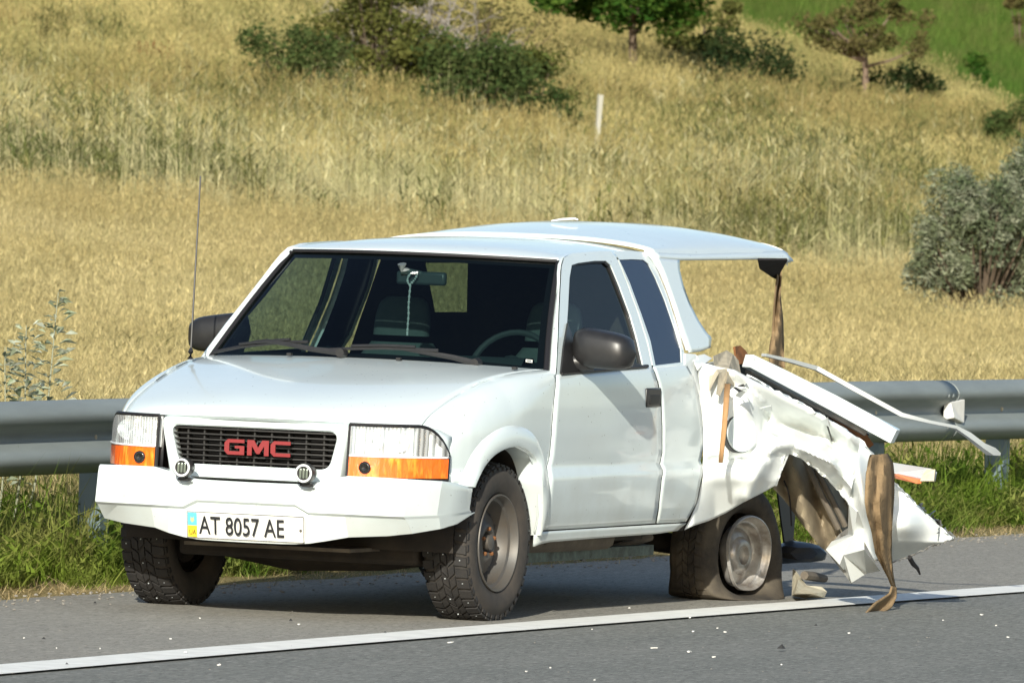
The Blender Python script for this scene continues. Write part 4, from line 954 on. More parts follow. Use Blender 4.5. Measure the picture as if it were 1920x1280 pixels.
# --- long bent rails and strips along the torn top edge
def bar(name, pts, w_, h_, m, label=None, mitre=None, bevel=.003):
    """rectangular bar following points (px,py,X); w_ along outward, h_ vertical"""
    P = [onX(*q) for q in pts]; rows = []
    for i, p in enumerate(P):
        t = (P[min(i + 1, len(P) - 1)] - P[max(i - 1, 0)]).normalized(); a = t.cross(Vector((0, 0, 1))).normalized(); b = a.cross(t).normalized()
        ww = w_[i] if isinstance(w_, (list, tuple)) else w_; hh = h_[i] if isinstance(h_, (list, tuple)) else h_
        rows.append([p + a * ww + b * hh, p - a * ww + b * hh, p - a * ww - b * hh, p + a * ww - b * hh])
    V, Fc = grid(rows, True); Fc += [(3, 2, 1, 0), tuple(range(len(V) - 4, len(V)))]
    return mk(name, V, Fc, m, truck, smooth=30, bevel=bevel, label=label)
bar('bed_rail', [(1402, 676, .92), (1470, 710, 1.02), (1560, 755, 1.18), (1640, 797, 1.36), (1679, 818, 1.46)], .028, [.030, .034, .036, .036, .034], PAINT, 'long straight white bed rail')
bar('rail_underside', [(1404, 694, .90), (1470, 727, .99), (1560, 776, 1.15), (1625, 812, 1.30)], .022, .014, PRIMER)
bar('dark_rail_gap', [(1380, 690, .82), (1470, 734, .93), (1560, 783, 1.09), (1625, 822, 1.24)], .02, .024, BLACKP)
bar('rusty_bracket', [(1560, 775, 1.12), (1590, 795, 1.18), (1615, 815, 1.23), (1632, 838, 1.27)], .012, .02, RUST)
bar('trim_strip', [(1432, 665, .72), (1480, 676, .78), (1530, 690, .85), (1600, 728, 1.0), (1690, 777, 1.2), (1740, 790, 1.3), (1790, 800, 1.38), (1815, 815, 1.42), (1840, 835, 1.46), (1858, 846, 1.48), (1872, 851, 1.5)], [.014] * 8 + [.018, .022, .014], [.006, .008, .010, .010, .010, .007, .007, .012, .012, .018, .006], ALU, 'thin bent aluminium trim strip sticking out behind', bevel=0)
bar('thin_strip', [(1306, 686, .86), (1340, 681, .87), (1378, 671, .88)], .006, .008, ALU)
facets('cab_corner_edge', [(1284, 662, .845), (1304, 664, .85), (1313, 680, .865), (1322, 760, .885), (1318, 800, .885), (1312, 745, .872), (1300, 708, .868), (1284, 684, .862)], [(0, 1, 2, 3, 4, 5, 6, 7)], TORN)
facets('torn_panel_edge', [(1300, 668, .84), (1320, 664, .84), (1335, 672, .86), (1318, 684, .885), (1308, 694, .88), (1302, 680, .87)], [(0, 1, 2, 3, 4, 5)], TORN)
# canopy bottom shard
facets('cloth_flap', [(1337, 668, .89), (1362, 657, .86), (1374, 664, .88), (1384, 676, .90), (1392, 720, .97), (1378, 724, .98), (1362, 716, .99), (1350, 742, .97), (1343, 738, .96), (1348, 700, .95), (1330, 733, .93), (1330, 700, .90), (1340, 690, .91), (1366, 690, .96)],
       [(0, 1, 2, 13, 12), (2, 3, 4, 13), (4, 5, 6, 13), (6, 7, 8, 9, 13), (13, 9, 12), (12, 9, 10, 11)], CLOTH, 'torn beige cloth flap', sub=0)
bar('wood_strip', [(1364, 722, 1.0), (1360, 760, 1.03), (1358, 800, 1.045), (1354, 840, 1.04), (1351, 866, 1.03)], [.003] * 5, [.004] * 5, WOODST)
P = [onX(x, y, X_) for x, y, X_ in [(1364, 720, 1.01), (1361, 760, 1.04), (1358, 800, 1.055), (1354, 838, 1.05), (1351, 867, 1.04)]]
V, Fc = grid([[p + Vector((-.013 * (1 - .3 * i / 4), 0, 0)) for i, p in enumerate(P)], [p + Vector((.014 * (1 - .3 * i / 4), 0, 0)) for i, p in enumerate(P)]]); mk('hanging_wood_strip', V, Fc, WOODST, truck, solid=.006, smooth=50)
facets('rusty_shard', [(1376, 650, .86), (1386, 648, .85), (1397, 658, .86), (1402, 668, .87), (1396, 682, .88), (1382, 683, .88), (1379, 668, .87)], [(0, 1, 2, 3, 4, 5, 6)], RUST, solid=.01)
for q in (((1395, 722), (1405, 729), (1400, 718)), ((1385, 726), (1394, 732), (1401, 727)), ((1538, 790), (1556, 800), (1552, 782)), ((1424, 765), (1448, 772), (1446, 760)), ((1400, 735), (1378, 724), (1399, 727))):
    facets('metal_shard', [(x, y, BXs(x) + .06 + .03 * i) for i, (x, y) in enumerate(q)], [(0, 1, 2)], TORN)
facets('dark_tear', [(1375, 726, 1.015), (1392, 720, 1.02), (1406, 724, 1.03), (1396, 731, 1.03), (1386, 735, 1.03)], [(0, 1, 2, 3, 4)], RUBTRIM)
# big brown carpet strip hanging to the road
Lc = [(1632, 853), (1629, 862), (1624, 885), (1622, 940), (1626, 965), (1635, 996), (1642, 1037), (1661, 1075), (1673, 1100)]
Rc = [(1664, 850), (1674, 868), (1676, 890), (1676, 925), (1674, 960), (1672, 996), (1671, 1037), (1674, 1075), (1679, 1102)]
rows = []
for i in range(41):
    a = resample([(x, y, 0) for x, y in Lc], 41)[i]; b = resample([(x, y, 0) for x, y in Rc], 41)[i]; row = []
    for j in range(9):
        t = j / 8; q = a.lerp(b, t); X_ = 1.52 + .02 * math.sin(t * PI) + .012 * math.sin(t * 11 + i * .1) + .03 * math.sin(i * .12) + .008 * noise3((q.x * .1, q.y * .05, 2)); row.append(onX(q.x, q.y, X_))
    rows.append(row)
V, Fc = grid(rows); mk('hanging_carpet_strip', V, Fc, CARPET, truck, smooth=60, solid=.006, label='brown carpet strip hanging from the torn corner to the road')
Lc = [(1672, 1098), (1668, 1112), (1640, 1130), (1622, 1150), (1617, 1158)]; Rc = [(1680, 1100), (1681, 1120), (1672, 1138), (1650, 1150), (1632, 1159)]; rows = []
for i in range(21):
    a = resample([(x, y, 0) for x, y in Lc], 21)[i]; b = resample([(x, y, 0) for x, y in Rc], 21)[i]
    rows.append([onX(a.lerp(b, t).x, a.lerp(b, t).y, 1.53 - .04 * math.sin(PI * t) * (i / 20) * 1.2) for t in lin(0, 1, 8)])
V, Fc = grid(rows); mk('curled_carpet_end', V, Fc, CARPET, truck, smooth=60, solid=.008)
# tail lamp remains at the corner
facets('broken_lamp_housing', [(1678, 868, 1.46), (1748, 879, 1.66), (1753, 884, 1.67), (1750, 900, 1.67), (1728, 901, 1.62), (1680, 888, 1.46)], [(0, 1, 2, 3, 4, 5)], mat('pale_grey_plastic', (.42, .45, .48), .5), solid=.03)
facets('lamp_foam', [(1738, 880, 1.655), (1754, 880, 1.69), (1752, 902, 1.69), (1726, 902, 1.63), (1730, 892, 1.635)], [(0, 1, 2, 3, 4)], CREAM, solid=.034)
facets('broken_orange_lens', [(1680, 888, 1.48), (1726, 898, 1.62), (1724, 906, 1.62), (1682, 896, 1.48)], [(0, 1, 2, 3)], mat('orange_lens', (.65, .20, .08), .4), solid=.025)
# --- canopy (topper)
TZ = [(2.03, 1.619), (2.3, 1.648), (2.6, 1.671), (2.9, 1.681), (3.2, 1.680), (3.5, 1.665), (3.72, 1.645), (3.9, 1.61)]
def top_pt(u, v):
    a = abs(u); yf = 2.05; yb = 3.76 + .14 * (u < 0) * a + .02 * noise3((u * 7, 0, 0)); Y = yf + (yb - yf) * v
    h = .632; zc = sm(TZ, Y); ze = 1.575 - .02 * max(0, v - .8) * 3 
    z = ze + (zc - ze) * (1 - a ** 2.6) ** .7
    return Vector((XC + u * h, Y, z))
uu = [math.sin(PI / 2 * t) for t in lin(-1, 1, 41)]
rows = [[top_pt(u, v) for u in uu] for v in lin(0, 1, 34)]
for r in rows:
    r.append(r[-1] + Vector((.012, 0, -.02))); r.append(r[-1] + Vector((.005, 0, -.02))); r.insert(0, r[0] + Vector((-.012, 0, -.02))); r.insert(0, r[0] + Vector((-.005, 0, -.02)))
V, Fc = grid(rows); can = mk('canopy_roof', V, Fc, PAINT, truck, smooth=60, solid=.008, offset=-1)
fr_ = [top_pt(u, 0) for u in uu]; rows = [fr_, [p + Vector((0, -.003, -.014)) for p in fr_]]
V, Fc = grid(rows); mk('canopy_front_lip', V, Fc, PAINT, can, smooth=60, solid=.006)
# side wall strip above opening + front pillar (left)
CS = lambda Y, z: XC + .008 + interp(HW, z)
def Sc(px, py): return S(px, py, 0, CS)
def cpan(name, T, B, L, Rr, nu, nv, **k):
    f = lambda Q: [Vector((0, Sc(*q).y, Sc(*q).z)) for q in Q]
    rows = coons(f(T), f(B), f(L), f(Rr), nu, nv); rows = [[Vector((CS(p.y, p.z), p.y, p.z)) for p in r] for r in rows]; V, Fc = grid(rows); return mk(name, V, Fc, PAINT, truck, smooth=60, solid=.008, **k)
cpan('canopy_side_pillar', [(1229, 484), (1250, 486), (1273, 488)], [(1292, 661), (1312, 659), (1331, 652)], [(1229, 484), (1243, 512), (1257, 550), (1270, 592), (1281, 630), (1292, 661)], [(1273, 488), (1273, 505), (1280, 535), (1292, 568), (1308, 600), (1325, 626), (1333, 632), (1331, 652)], 8, 24)
cpan('canopy_side_strip', [(1224, 474), (1300, 477), (1400, 474), (1470, 470), (1484, 486)], [(1229, 484), (1273, 488), (1340, 487), (1425, 486), (1487, 490)], [(1224, 474), (1229, 484)], [(1484, 486), (1487, 490)], 30, 3)
# bright white seam strip along canopy front edge
SSx = [(757, 438), (902, 440), (996, 443), (1060, 449), (1120, 456), (1180, 465), (1208, 471), (1223, 482), (1240, 512), (1255, 548), (1270, 592), (1281, 630), (1289, 655)]
SSX = [0] * 6 + [XC + .625, XC + .655, XC + .675, XC + .705, XC + .745, XC + .785, XC + .80]
P = rounded([onX(a, b, X_) for (a, b), X_ in zip(SSx[6:], SSX[6:])], 4); V, Fc = tube(P, .011, 8); mk('canopy_seal', V, Fc, HOOK, truck)
# dark liner hanging at the rear corner, carpet strip below it
facets('hanging_headliner', [(1421, 486, .74), (1476, 486, .76), (1468, 500, .72), (1458, 512, .66), (1455, 522, .64), (1448, 519, .64), (1424, 503, .68)], [(0, 1, 2, 3, 4, 5, 6)], mat('black_liner', (.014, .010, .008), .9), solid=.01)
Lc = [(1456, 505), (1455, 530), (1452, 560), (1450, 590), (1448, 620), (1443, 650), (1441, 668), (1446, 690)]; Rc = [(1464, 495), (1465, 520), (1463, 545), (1464, 565), (1468, 600), (1469, 640), (1470, 668), (1472, 690)]; rows = []
for i in range(30):
    a = resample([(x, y, 0) for x, y in Lc], 30)[i]; b = resample([(x, y, 0) for x, y in Rc], 30)[i]
    rows.append([onX(a.lerp(b, t).x, a.lerp(b, t).y, .66 + .015 * math.sin(t * 6 + i * .25)) for t in lin(0, 1, 7)])
V, Fc = grid(rows); mk('hanging_canopy_strip', V, Fc, CARPET, truck, smooth=60, solid=.005)
# crack line at canopy rear, small spoiler chip on top
P = [onX(x, y, .50) for x, y in ((1378, 447), (1400, 450), (1430, 451), (1455, 450))]
c = top_pt(-.05, .1)
V, Fc = tube([onY(x, y, 2.6) for x, y in ((1034, 414), (1055, 411), (1078, 410), (1084, 412))], [.003, .005, .005, .003], 8); mk('canopy_vent', V, Fc, HOOK, can)
# ragged rear edge of the canopy
P = [top_pt(u, 1) for u in lin(.35, 1.0, 16)]; rag = []
for a, b in zip(P, P[1:]):
    rag.append(([a, b, b + Vector((random.uniform(-.01, .01), random.uniform(.0, .05), random.uniform(-.06, -.01))), a + Vector((random.uniform(-.01, .01), random.uniform(0, .05), random.uniform(-.06, -.01)))], [(0, 1, 2, 3)]))
mk('ragged_canopy_edge', *join(*rag), TORN, can, smooth=0, solid=.006)

# ================================================================== debris by the rear wheel
def lump(name, px, py, X_, size, m, label, cat, seed=1, flat_=.5, group=None):
    c = onX(px, py, X_); rs = random.Random(seed); V = []; bm = bmesh.new(); bmesh.ops.create_icosphere(bm, subdivisions=2, radius=1)
    for v in bm.verts:
        k = 1 + .35 * noise3(v.co * 1.7 + Vector((seed * 3, 0, 0))); v.co = Vector((v.co.x * size[0] * k, v.co.y * size[1] * k, v.co.z * size[2] * k))
    bm.verts.index_update(); V = [v.co + c for v in bm.verts]; Fc = [tuple(q.index for q in f.verts) for f in bm.faces]; bm.free()
    return tag(mk(name, V, Fc, m, None, smooth=25), label, cat, group)
lump('torn_rubber_bag', 1498, 1035, .78, (.12, .12, .055), BLACKP, 'black rounded rubber lump behind the flat rear tyre', 'debris', 3)
V = [onX(x, y, X_) for x, y, X_ in [(1486, 1118, .80), (1488, 1066, .80), (1500, 1080, .86), (1512, 1098, .90), (1540, 1101, .95), (1550, 1110, .98), (1545, 1118, .98), (1510, 1120, .90), (1490, 1112, .98), (1520, 1112, 1.0)]]
V = [Vector((v.x, v.y, max(v.z, .014))) for v in V]
tag(mk('broken_panel_chunk', V, [(0, 1, 2, 8), (8, 2, 3, 9), (3, 4, 5, 9), (9, 5, 6, 7), (0, 8, 9, 7)], CREAM, None, smooth=0, solid=.008), 'cream-white broken panel chunk lying on the asphalt behind the flat tyre', 'debris')
V, Fc = tube([onX(x, y, .9) for x, y in ((1508, 1078), (1525, 1080), (1546, 1084))], [.02, .022, .018], 8); tag(mk('grey_tube', V, Fc, FRAMEM, None), 'short grey brown tube lying above the cream panel chunk', 'tube')
# paint chips on the road
chips = [(1226, 1216, 14, 'largest white chip on the dark asphalt below the edge line'), (1292, 1222, 9, 'white chip just right of the largest chip'), (1338, 1232, 7, 'small white chip right of the two largest chips near the bottom edge'), (1300, 1184, 6, None), (1360, 1185, 7, None), (1592, 1187, 5, None), (1840, 1153, 8, 'pale chip on the dark asphalt right of the curled carpet end'), (1768, 1163, 5, None), (1868, 1173, 5, None), (987, 1259, 5, 'small white chip at the bottom edge under the front wheel'), (1032, 1252, 4, None), (348, 1223, 6, 'white chip on the shoulder just above the edge line at the left'), (320, 1198, 5, None), (845, 1205, 12, 'long white chip just below the edge line left of the front wheel'), (560, 1171, 6, 'pale chip on the shoulder in front of the number plate'), (375, 1159, 3, None), (106, 1215, 3, None), (45, 1196, 3, None), (188, 1216, 3, None), (410, 1247, 8, 'flat pale chip below the edge line in the left foreground'), (1465, 1246, 3, None), (1115, 1275, 4, None), (1180, 1140, 4, None), (1293, 1158, 5, None), (1345, 1178, 4, None), (1110, 1180, 3, None), (1890, 1195, 6, None)]
CH = mat('white_chip', (.72, .71, .66), .6)
for i, (x, y, s, lb) in enumerate(chips):
    c = onZ(x, y, .016); a = s / 430 * .5; rs = random.Random(i); k = 7; V = []
    for j in range(k):
        t = 2 * PI * j / k; r = a * rs.uniform(.5, 1.1); V.append(c + Vector((r * math.cos(t), r * 1.6 * math.sin(t), rs.uniform(0, .35) * a)))
    V += [v + Vector((0, 0, .004)) for v in V]
    o = mk('paint_chip', V, [tuple(range(k)), tuple(range(k, 2 * k))] + [(j, (j + 1) % k, (j + 1) % k + k, j + k) for j in range(k)], CH, None, smooth=0)
    tag(o, lb or ('tiny pale chip of broken plastic lying on the asphalt'), 'chip', 'pale chips scattered on the road')
BK = mat('dark_crumb', (.03, .03, .03), .8)
for i, (x, y, s) in enumerate([(545, 1163, 5), (1466, 1215, 9), (82, 1197, 4), (178, 1130, 4), (722, 1185, 3), (1530, 1172, 4), (125, 1244, 3)]):
    c = onZ(x, y, .016); a = s / 430; rs = random.Random(i + 50); V = [c + Vector((a * rs.uniform(.5, 1.1) * math.cos(t), a * 1.5 * rs.uniform(.5, 1.1) * math.sin(t), 0)) for t in lin(0, 2 * PI, 7)[:-1]] + [c + Vector((0, 0, a * .9))]
    tag(mk('dark_crumb', V, [tuple(range(6))] + [(j, (j + 1) % 6, 6) for j in range(6)], BK, None, smooth=0), 'small dark crumb of rubber lying on the asphalt', 'crumb', 'dark crumbs on the asphalt')

# ================================================================== guardrail
RX = -2.0
gr = empty('guardrail', (RX, 6, 0), 'grey galvanised steel guardrail running behind the truck along the shoulder', 'guardrail')
# W-beam profile (x outward, z)
WPf = [(.0, .470), (.028, .478), (.058, .498), (.078, .525), (.080, .548), (.066, .574), (.036, .596), (.014, .612), (.006, .634), (.014, .656), (.036, .672), (.066, .694), (.080, .720), (.078, .743), (.058, .770), (.028, .790), (.0, .798)]
WPf = [(p.x, p.z) for p in resample(rounded([(a, 0, b) for a, b in WPf], 3), 44)]
joints = [-19.8, -15.7, -11.6, -7.5, -3.45, .65, 4.8, 9.0, 13.22, 17.3, 21.4, 25.5, 29.6, 33.7]
for i, (a, b) in enumerate(zip(joints, joints[1:])):
    rows = []
    for y in lin(a - .02, b + .10, 24):
        over = .006 if y > b - .0 else 0
        rows.append([Vector((RX + x + (.0045 if i % 2 else 0), y, z + .006 * math.sin(y * .7))) for x, z in WPf])
    V, Fc = grid(rows); bm_ = mk('rail_beam', V, Fc, GALV, gr, smooth=60, solid=.004)
    e = [Vector((RX + x + .006, b + .11 + .01 * math.sin(z * 20), z)) for x, z in WPf]; V, Fc = tube(e, .0035, 5); mk('beam_edge', V, Fc, GALV, bm_)
    for z in (.548, .72):
        for yy in (b + .03, b - .04):
            V, Fc = lathe([(.0, .013), (.008, .012), (.012, .006), (.012, .001)], 8, (RX + .079, yy, z), 'X'); mk('bolt', V, Fc, GALV, bm_)
for k in range(-10, 18):
    y = 2.30 + k * 2.03
    o = [(-.16, .0), (-.16, .05), (-.155, .055), (-.04, .055), (-.03, .05), (-.03, -.05), (-.04, -.055), (-.155, -.055), (-.16, -.05)]
    # C section post: face toward road, two flanges
    V, Fc = join(box((RX - .035, y - .048, -.3), (RX - .029, y + .048, .78)), box((RX - .14, y + .042, -.3), (RX - .035, y + .048, .78)), box((RX - .14, y - .048, -.3), (RX - .035, y - .042, .78)))
    p_ = mk('post', V, Fc, POSTM, gr, smooth=0)
    V, Fc = join(box((RX - .029, y - .045, .57), (RX + .004, y + .045, .70))); mk('spacer', V, Fc, POSTM, p_)
    V, Fc = lathe([(0, .013), (.010, .012), (.013, .001)], 8, (RX + .006, y - .22, .634), 'X'); mk('post_bolt', V, Fc, CREAM, p_)
for y in (13.27, -2.8):
    V = [Vector((RX + .03, y - .02, .585)), Vector((RX + .03, y + .16, .585)), Vector((RX + .09, y + .16, .565)), Vector((RX + .095, y - .02, .60)), Vector((RX + .03, y - .02, .69)), Vector((RX + .03, y + .16, .69)), Vector((RX + .09, y + .16, .70)), Vector((RX + .07, y - .02, .685))]
    mk('reflector', V, [(0, 3, 2, 1), (4, 5, 6, 7), (0, 1, 5, 4), (1, 2, 6, 5), (2, 3, 7, 6), (3, 0, 4, 7)], WPLATE, gr, smooth=0, bevel=.006, label='white reflector bracket in the rail groove')

# ================================================================== vegetation
PROTO = bpy.data.collections.new('plant_sources')       # not linked to the scene
def proto(name, V, Fc, m, shade=None):
    me = bpy.data.meshes.new(name); me.from_pydata(V, [], Fc); me.materials.append(m)
    a = me.attributes.new('shade', 'FLOAT', 'POINT'); a.data.foreach_set('value', shade or [0.0] * len(V))
    o = bpy.data.objects.new(name, me); return o
def blade(V, Fc, sh, base, az, lean, h, w_, bend=.3, segs=3, s=0.0):
    d = Vector((math.cos(az), math.sin(az), 0)); sd = Vector((-math.sin(az + random.uniform(-1, 1)), math.cos(az), 0)).normalized(); k0 = len(V)
    for i in range(segs + 1):
        t = i / segs; p = Vector(base) + d * (lean * h * t + bend * h * t * t) + Vector((0, 0, h * t * (1 - .25 * bend * t)))
        ww = w_ * (1 - t) ** .7 * .5
        if i < segs: V.append(tuple(p - sd * ww)); V.append(tuple(p + sd * ww)); sh += [s, s]
        else: V.append(tuple(p)); sh.append(s)
    for i in range(segs - 1): a = k0 + 2 * i; Fc.append((a, a + 1, a + 3, a + 2))
    a = k0 + 2 * (segs - 1); Fc.append((a, a + 1, a + 2))
def clump(name, n, rad, h, hv, w_, lean, bend, m, seed, head=0, leaves=0):
    random.seed(seed); V = []; Fc = []; sh = []
    for _ in range(n):
        a = random.uniform(0, 2 * PI); r = rad * math.sqrt(random.random()); b = (r * math.cos(a), r * math.sin(a), -.03); s = random.random() * .3
        hh = h * random.uniform(1 - hv, 1 + hv); az = random.uniform(0, 2 * PI); le = random.uniform(0, lean); be = random.uniform(0, bend)
        blade(V, Fc, sh, b, az, le, hh, w_ * random.uniform(.7, 1.3), be, 3, s)
        d = Vector((math.cos(az), math.sin(az), 0))
        if head:
            tip = Vector(b) + d * (le * hh + be * hh) + Vector((0, 0, hh * (1 - .25 * be)))
            for q in range(3): blade(V, Fc, sh, tip - Vector((0, 0, head * (.4 + .3 * q))), random.uniform(0, 6.3), .5, head, head * .22, .3, 1, s + .1)
        for q in range(leaves):
            t = random.uniform(.2, .95); p = Vector(b) + d * (le * hh * t + be * hh * t * t) + Vector((0, 0, hh * t)); blade(V, Fc, sh, p, random.uniform(0, 6.3), .8, random.uniform(.12, .25) * (h / 1.2), .02, .7, 2, s + .05)
    return proto(name, V, Fc, m, sh)
def scatter(name, pts, protos, label=None):
    """one object of kind stuff: points carrying rotation / scale / variant, plants instanced on them by geometry nodes"""
    me = bpy.data.meshes.new(name); N = len(pts); me.vertices.add(N)
    A = np.array([(p[0], p[1], p[2]) for p in pts], dtype=np.float32); me.vertices.foreach_set('co', A.ravel())
    rt_ = me.attributes.new('rot', 'FLOAT_VECTOR', 'POINT'); rt_.data.foreach_set('vector', np.array([(p[5], p[6], p[3]) for p in pts], dtype=np.float32).ravel())
    s_ = me.attributes.new('scl', 'FLOAT', 'POINT'); s_.data.foreach_set('value', np.array([p[4] for p in pts], dtype=np.float32))
    i_ = me.attributes.new('idx', 'INT', 'POINT'); i_.data.foreach_set('value', rng.integers(0, len(protos), N).astype(np.int32))
    o = bpy.data.objects.new(name, me); COL.objects.link(o); o['kind'] = 'stuff'
    if label: o['label'] = label
    col = bpy.data.collections.new(name + '_sources')
    for p in protos: col.objects.link(p)
    ng = bpy.data.node_groups.new(name + '_scatter', 'GeometryNodeTree'); ng.interface.new_socket('Geometry', in_out='INPUT', socket_type='NodeSocketGeometry'); ng.interface.new_socket('Geometry', in_out='OUTPUT', socket_type='NodeSocketGeometry')
    n = ng.nodes; l = ng.links; gi = n.new('NodeGroupInput'); go = n.new('NodeGroupOutput'); ip = n.new('GeometryNodeInstanceOnPoints'); ci = n.new('GeometryNodeCollectionInfo')
    ci.inputs['Collection'].default_value = col; ci.inputs['Separate Children'].default_value = True; ci.inputs['Reset Children'].default_value = True
    l.new(gi.outputs[0], ip.inputs['Points']); l.new(ci.outputs[0], ip.inputs['Instance']); ip.inputs['Pick Instance'].default_value = True
    for nm, ty, so_ in (('idx', 'INT', 'Instance Index'), ('rot', 'FLOAT_VECTOR', 'Rotation'), ('scl', 'FLOAT', 'Scale')):
        a = n.new('GeometryNodeInputNamedAttribute'); a.data_type = ty; a.inputs['Name'].default_value = nm; out = [q for q in a.outputs if q.name == 'Attribute' and q.enabled][0]; l.new(out, ip.inputs[so_])
    l.new(ip.outputs[0], go.inputs[0]); md = o.modifiers.new('scatter', 'NODES'); md.node_group = ng
    return o
GOLD = leafmat('golden_grass', (.52, .43, .20), (.64, .545, .285), (.37, .33, .15), .16, .4, fine=.9)
MEAD = leafmat('brown_meadow_grass', (.43, .345, .14), (.63, .535, .235), (.215, .24, .08), .11, .4, fine=.5)
REED = leafmat('pale_reed', (.56, .515, .28), (.66, .60, .34), (.30, .31, .12), .2, .4, fine=1.4)
OLIVE = leafmat('olive_weed', (.12, .14, .04), (.20, .185, .065), (.10, .13, .055), .3, .35, fine=3)
GREEN = leafmat('verge_green', (.08, .15, .02), (.17, .24, .035), (.33, .30, .11), .6, .45, fine=2)
HGREEN = leafmat('hillside_green', (.085, .175, .03), (.13, .21, .04), (.20, .20, .07), .12, .45, fine=.8)
STRAW = leafmat('straw_litter', (.42, .32, .16), (.50, .40, .22), (.25, .19, .1), .8, .2, fine=5)
gold = [clump(f'gold_{i}', 46, .17, .40, .35, .0055, .35, .5, GOLD, i, head=.035 if i < 3 else 0) for i in range(5)]
mead = [clump(f'mead_{i}', 40, .22, .55, .4, .010, .35, .45, MEAD, 20 + i, head=.05) for i in range(5)]
reed = [clump(f'reed_{i}', 13, .30, 1.1, .4, .0075, .07, .06, REED, 40 + i, leaves=0 if i < 3 else 2, head=.05 if i == 4 else 0) for i in range(5)]
olive = [clump(f'olive_{i}', 20, .28, .75, .35, .018, .25, .35, OLIVE, 60 + i, leaves=6) for i in range(4)]
green = [clump(f'green_{i}', 30, .13, .22, .5, .009, .6, .9, GREEN, 80 + i, leaves=0 if i < 3 else 3) for i in range(6)]
hgreen = [clump(f'hgreen_{i}', 40, .25, .38, .4, .014, .5, .6, HGREEN, 100 + i) for i in range(4)]
straw = [clump(f'straw_{i}', 16, .14, .045, .5, .005, 3.5, 1.2, STRAW, 120 + i) for i in range(4)]
def wblades(seed): return clump(f'tallgreen_{seed}', 9, .10, .42, .35, .008, .35, .6, GREEN, seed)
random.seed(11)
def view_pts(d0, d1, dens, keep, smin=.7, smax=1.3, tilt=.12):
    out = []; area = (d1 - d0) * (2 * ((d0 + d1) / 2 * .052 + 20)); N = int(area * dens)
    for _ in range(N):
        d = d0 + (d1 - d0) * random.random(); hw_ = d * .052 + 20; a = random.uniform(-hw_, hw_); far_ = abs(a) > d * .052 + 2.5
        if far_ and random.random() > .33: continue
        x = CAM.x + fw.x * d + rt.x * a; y = CAM.y + fw.y * d + rt.y * a; px = 960 + a / d * FPX
        k = keep(px, d, x, y)
        if random.random() > k: continue
        out.append((x, y, gz(x, y), random.uniform(0, 6.3), random.uniform(smin, smax) * (1.3 if far_ else 1), random.gauss(0, tilt), random.gauss(0, tilt)))
    return out
def N2(x, y, s, o=0): return noise3((x * s, y * s, o))
def k_gold(px, d, x, y): return 1.0 if x < -2.6 else 0
def edgeD(px): return 116 + 3 * noise3((px * .004, 0, 1)) - (2.0 * max(0, (px - 900) / 1000))
def k_reed(px, d, x, y):
    if d < edgeD(px) or (px > 1690 and d < 122): return 0
    e = 1 if d < 142 + 8 * noise3((px * .003, 5, 1)) else .12
    return e * (1 if N2(x, y, .14, 4) > -.12 else .22)
GL = [(1280, 30), (1400, 95), (1560, 125), (1750, 185), (1920, 270), (2300, 380)]
def py_of(p): v = p - CAM; return 640 - FPX * v.dot(U) / v.dot(F)
def is_green(px, d):
    if d < 165 or px < 1280: return False
    return py_of(gp(px, d)) < interp(GL, px) + 30 * noise3((px * .006, d * .06, 4)) + 12
def k_mead(px, d, x, y): return 0 if is_green(px, d) or d < 128 else .95
def k_hg(px, d, x, y): return 1 if is_green(px, d) else (.35 if N2(x, y, .13, 9) > .18 and d > 150 and px > 900 else (.15 if N2(x, y, .3, 9) > .2 and d > 145 else 0))
def k_olive(px, d, x, y):
    w1 = math.exp(-((px - 1420) / 130) ** 2 - ((d - 153) / 10) ** 2); w2 = math.exp(-((px - 120) / 330) ** 2 - ((d - 124) / 7) ** 2) * .45; w3 = math.exp(-((px - 1650) / 200) ** 2 - ((d - 145) / 8) ** 2) * .5
    w4 = .55 * (N2(x, y, .22, 2) > .05) * (d > 118) * (1 if d < 150 else .6); return min(1, 1.1 * w1 + w2 + w3 + w4)
scatter('golden_grass', view_pts(60, 150, 14, lambda px, d, x, y: 0 if x > -2.6 else 1 if d < 121 else .55 + .45 * (N2(x, y, .12, 20) > 0)), gold, 'dry golden grass covering the field beyond the guardrail')
scatter('reed_bed', view_pts(110, 175, 6.5, k_reed, .4, 1.0, .05), reed, 'pale upright reeds across the middle of the field')
scatter('brown_meadow', view_pts(124, 320, 6.5, k_mead), mead, 'brown dry meadow grass on the hillside')
scatter('hillside_greenery', view_pts(145, 320, 8, k_hg), hgreen, 'green growth on the upper hillside')
scatter('field_weeds', view_pts(75, 116, 1.2, lambda px, d, x, y: .8 * (N2(x, y, .3, 12) > .12) * (x < -3), .25, .6), olive, 'small green weeds in the golden grass')
scatter('olive_weeds', view_pts(116, 190, 6, k_olive, .4, 1.2), olive, 'dark olive weeds growing among the reeds')
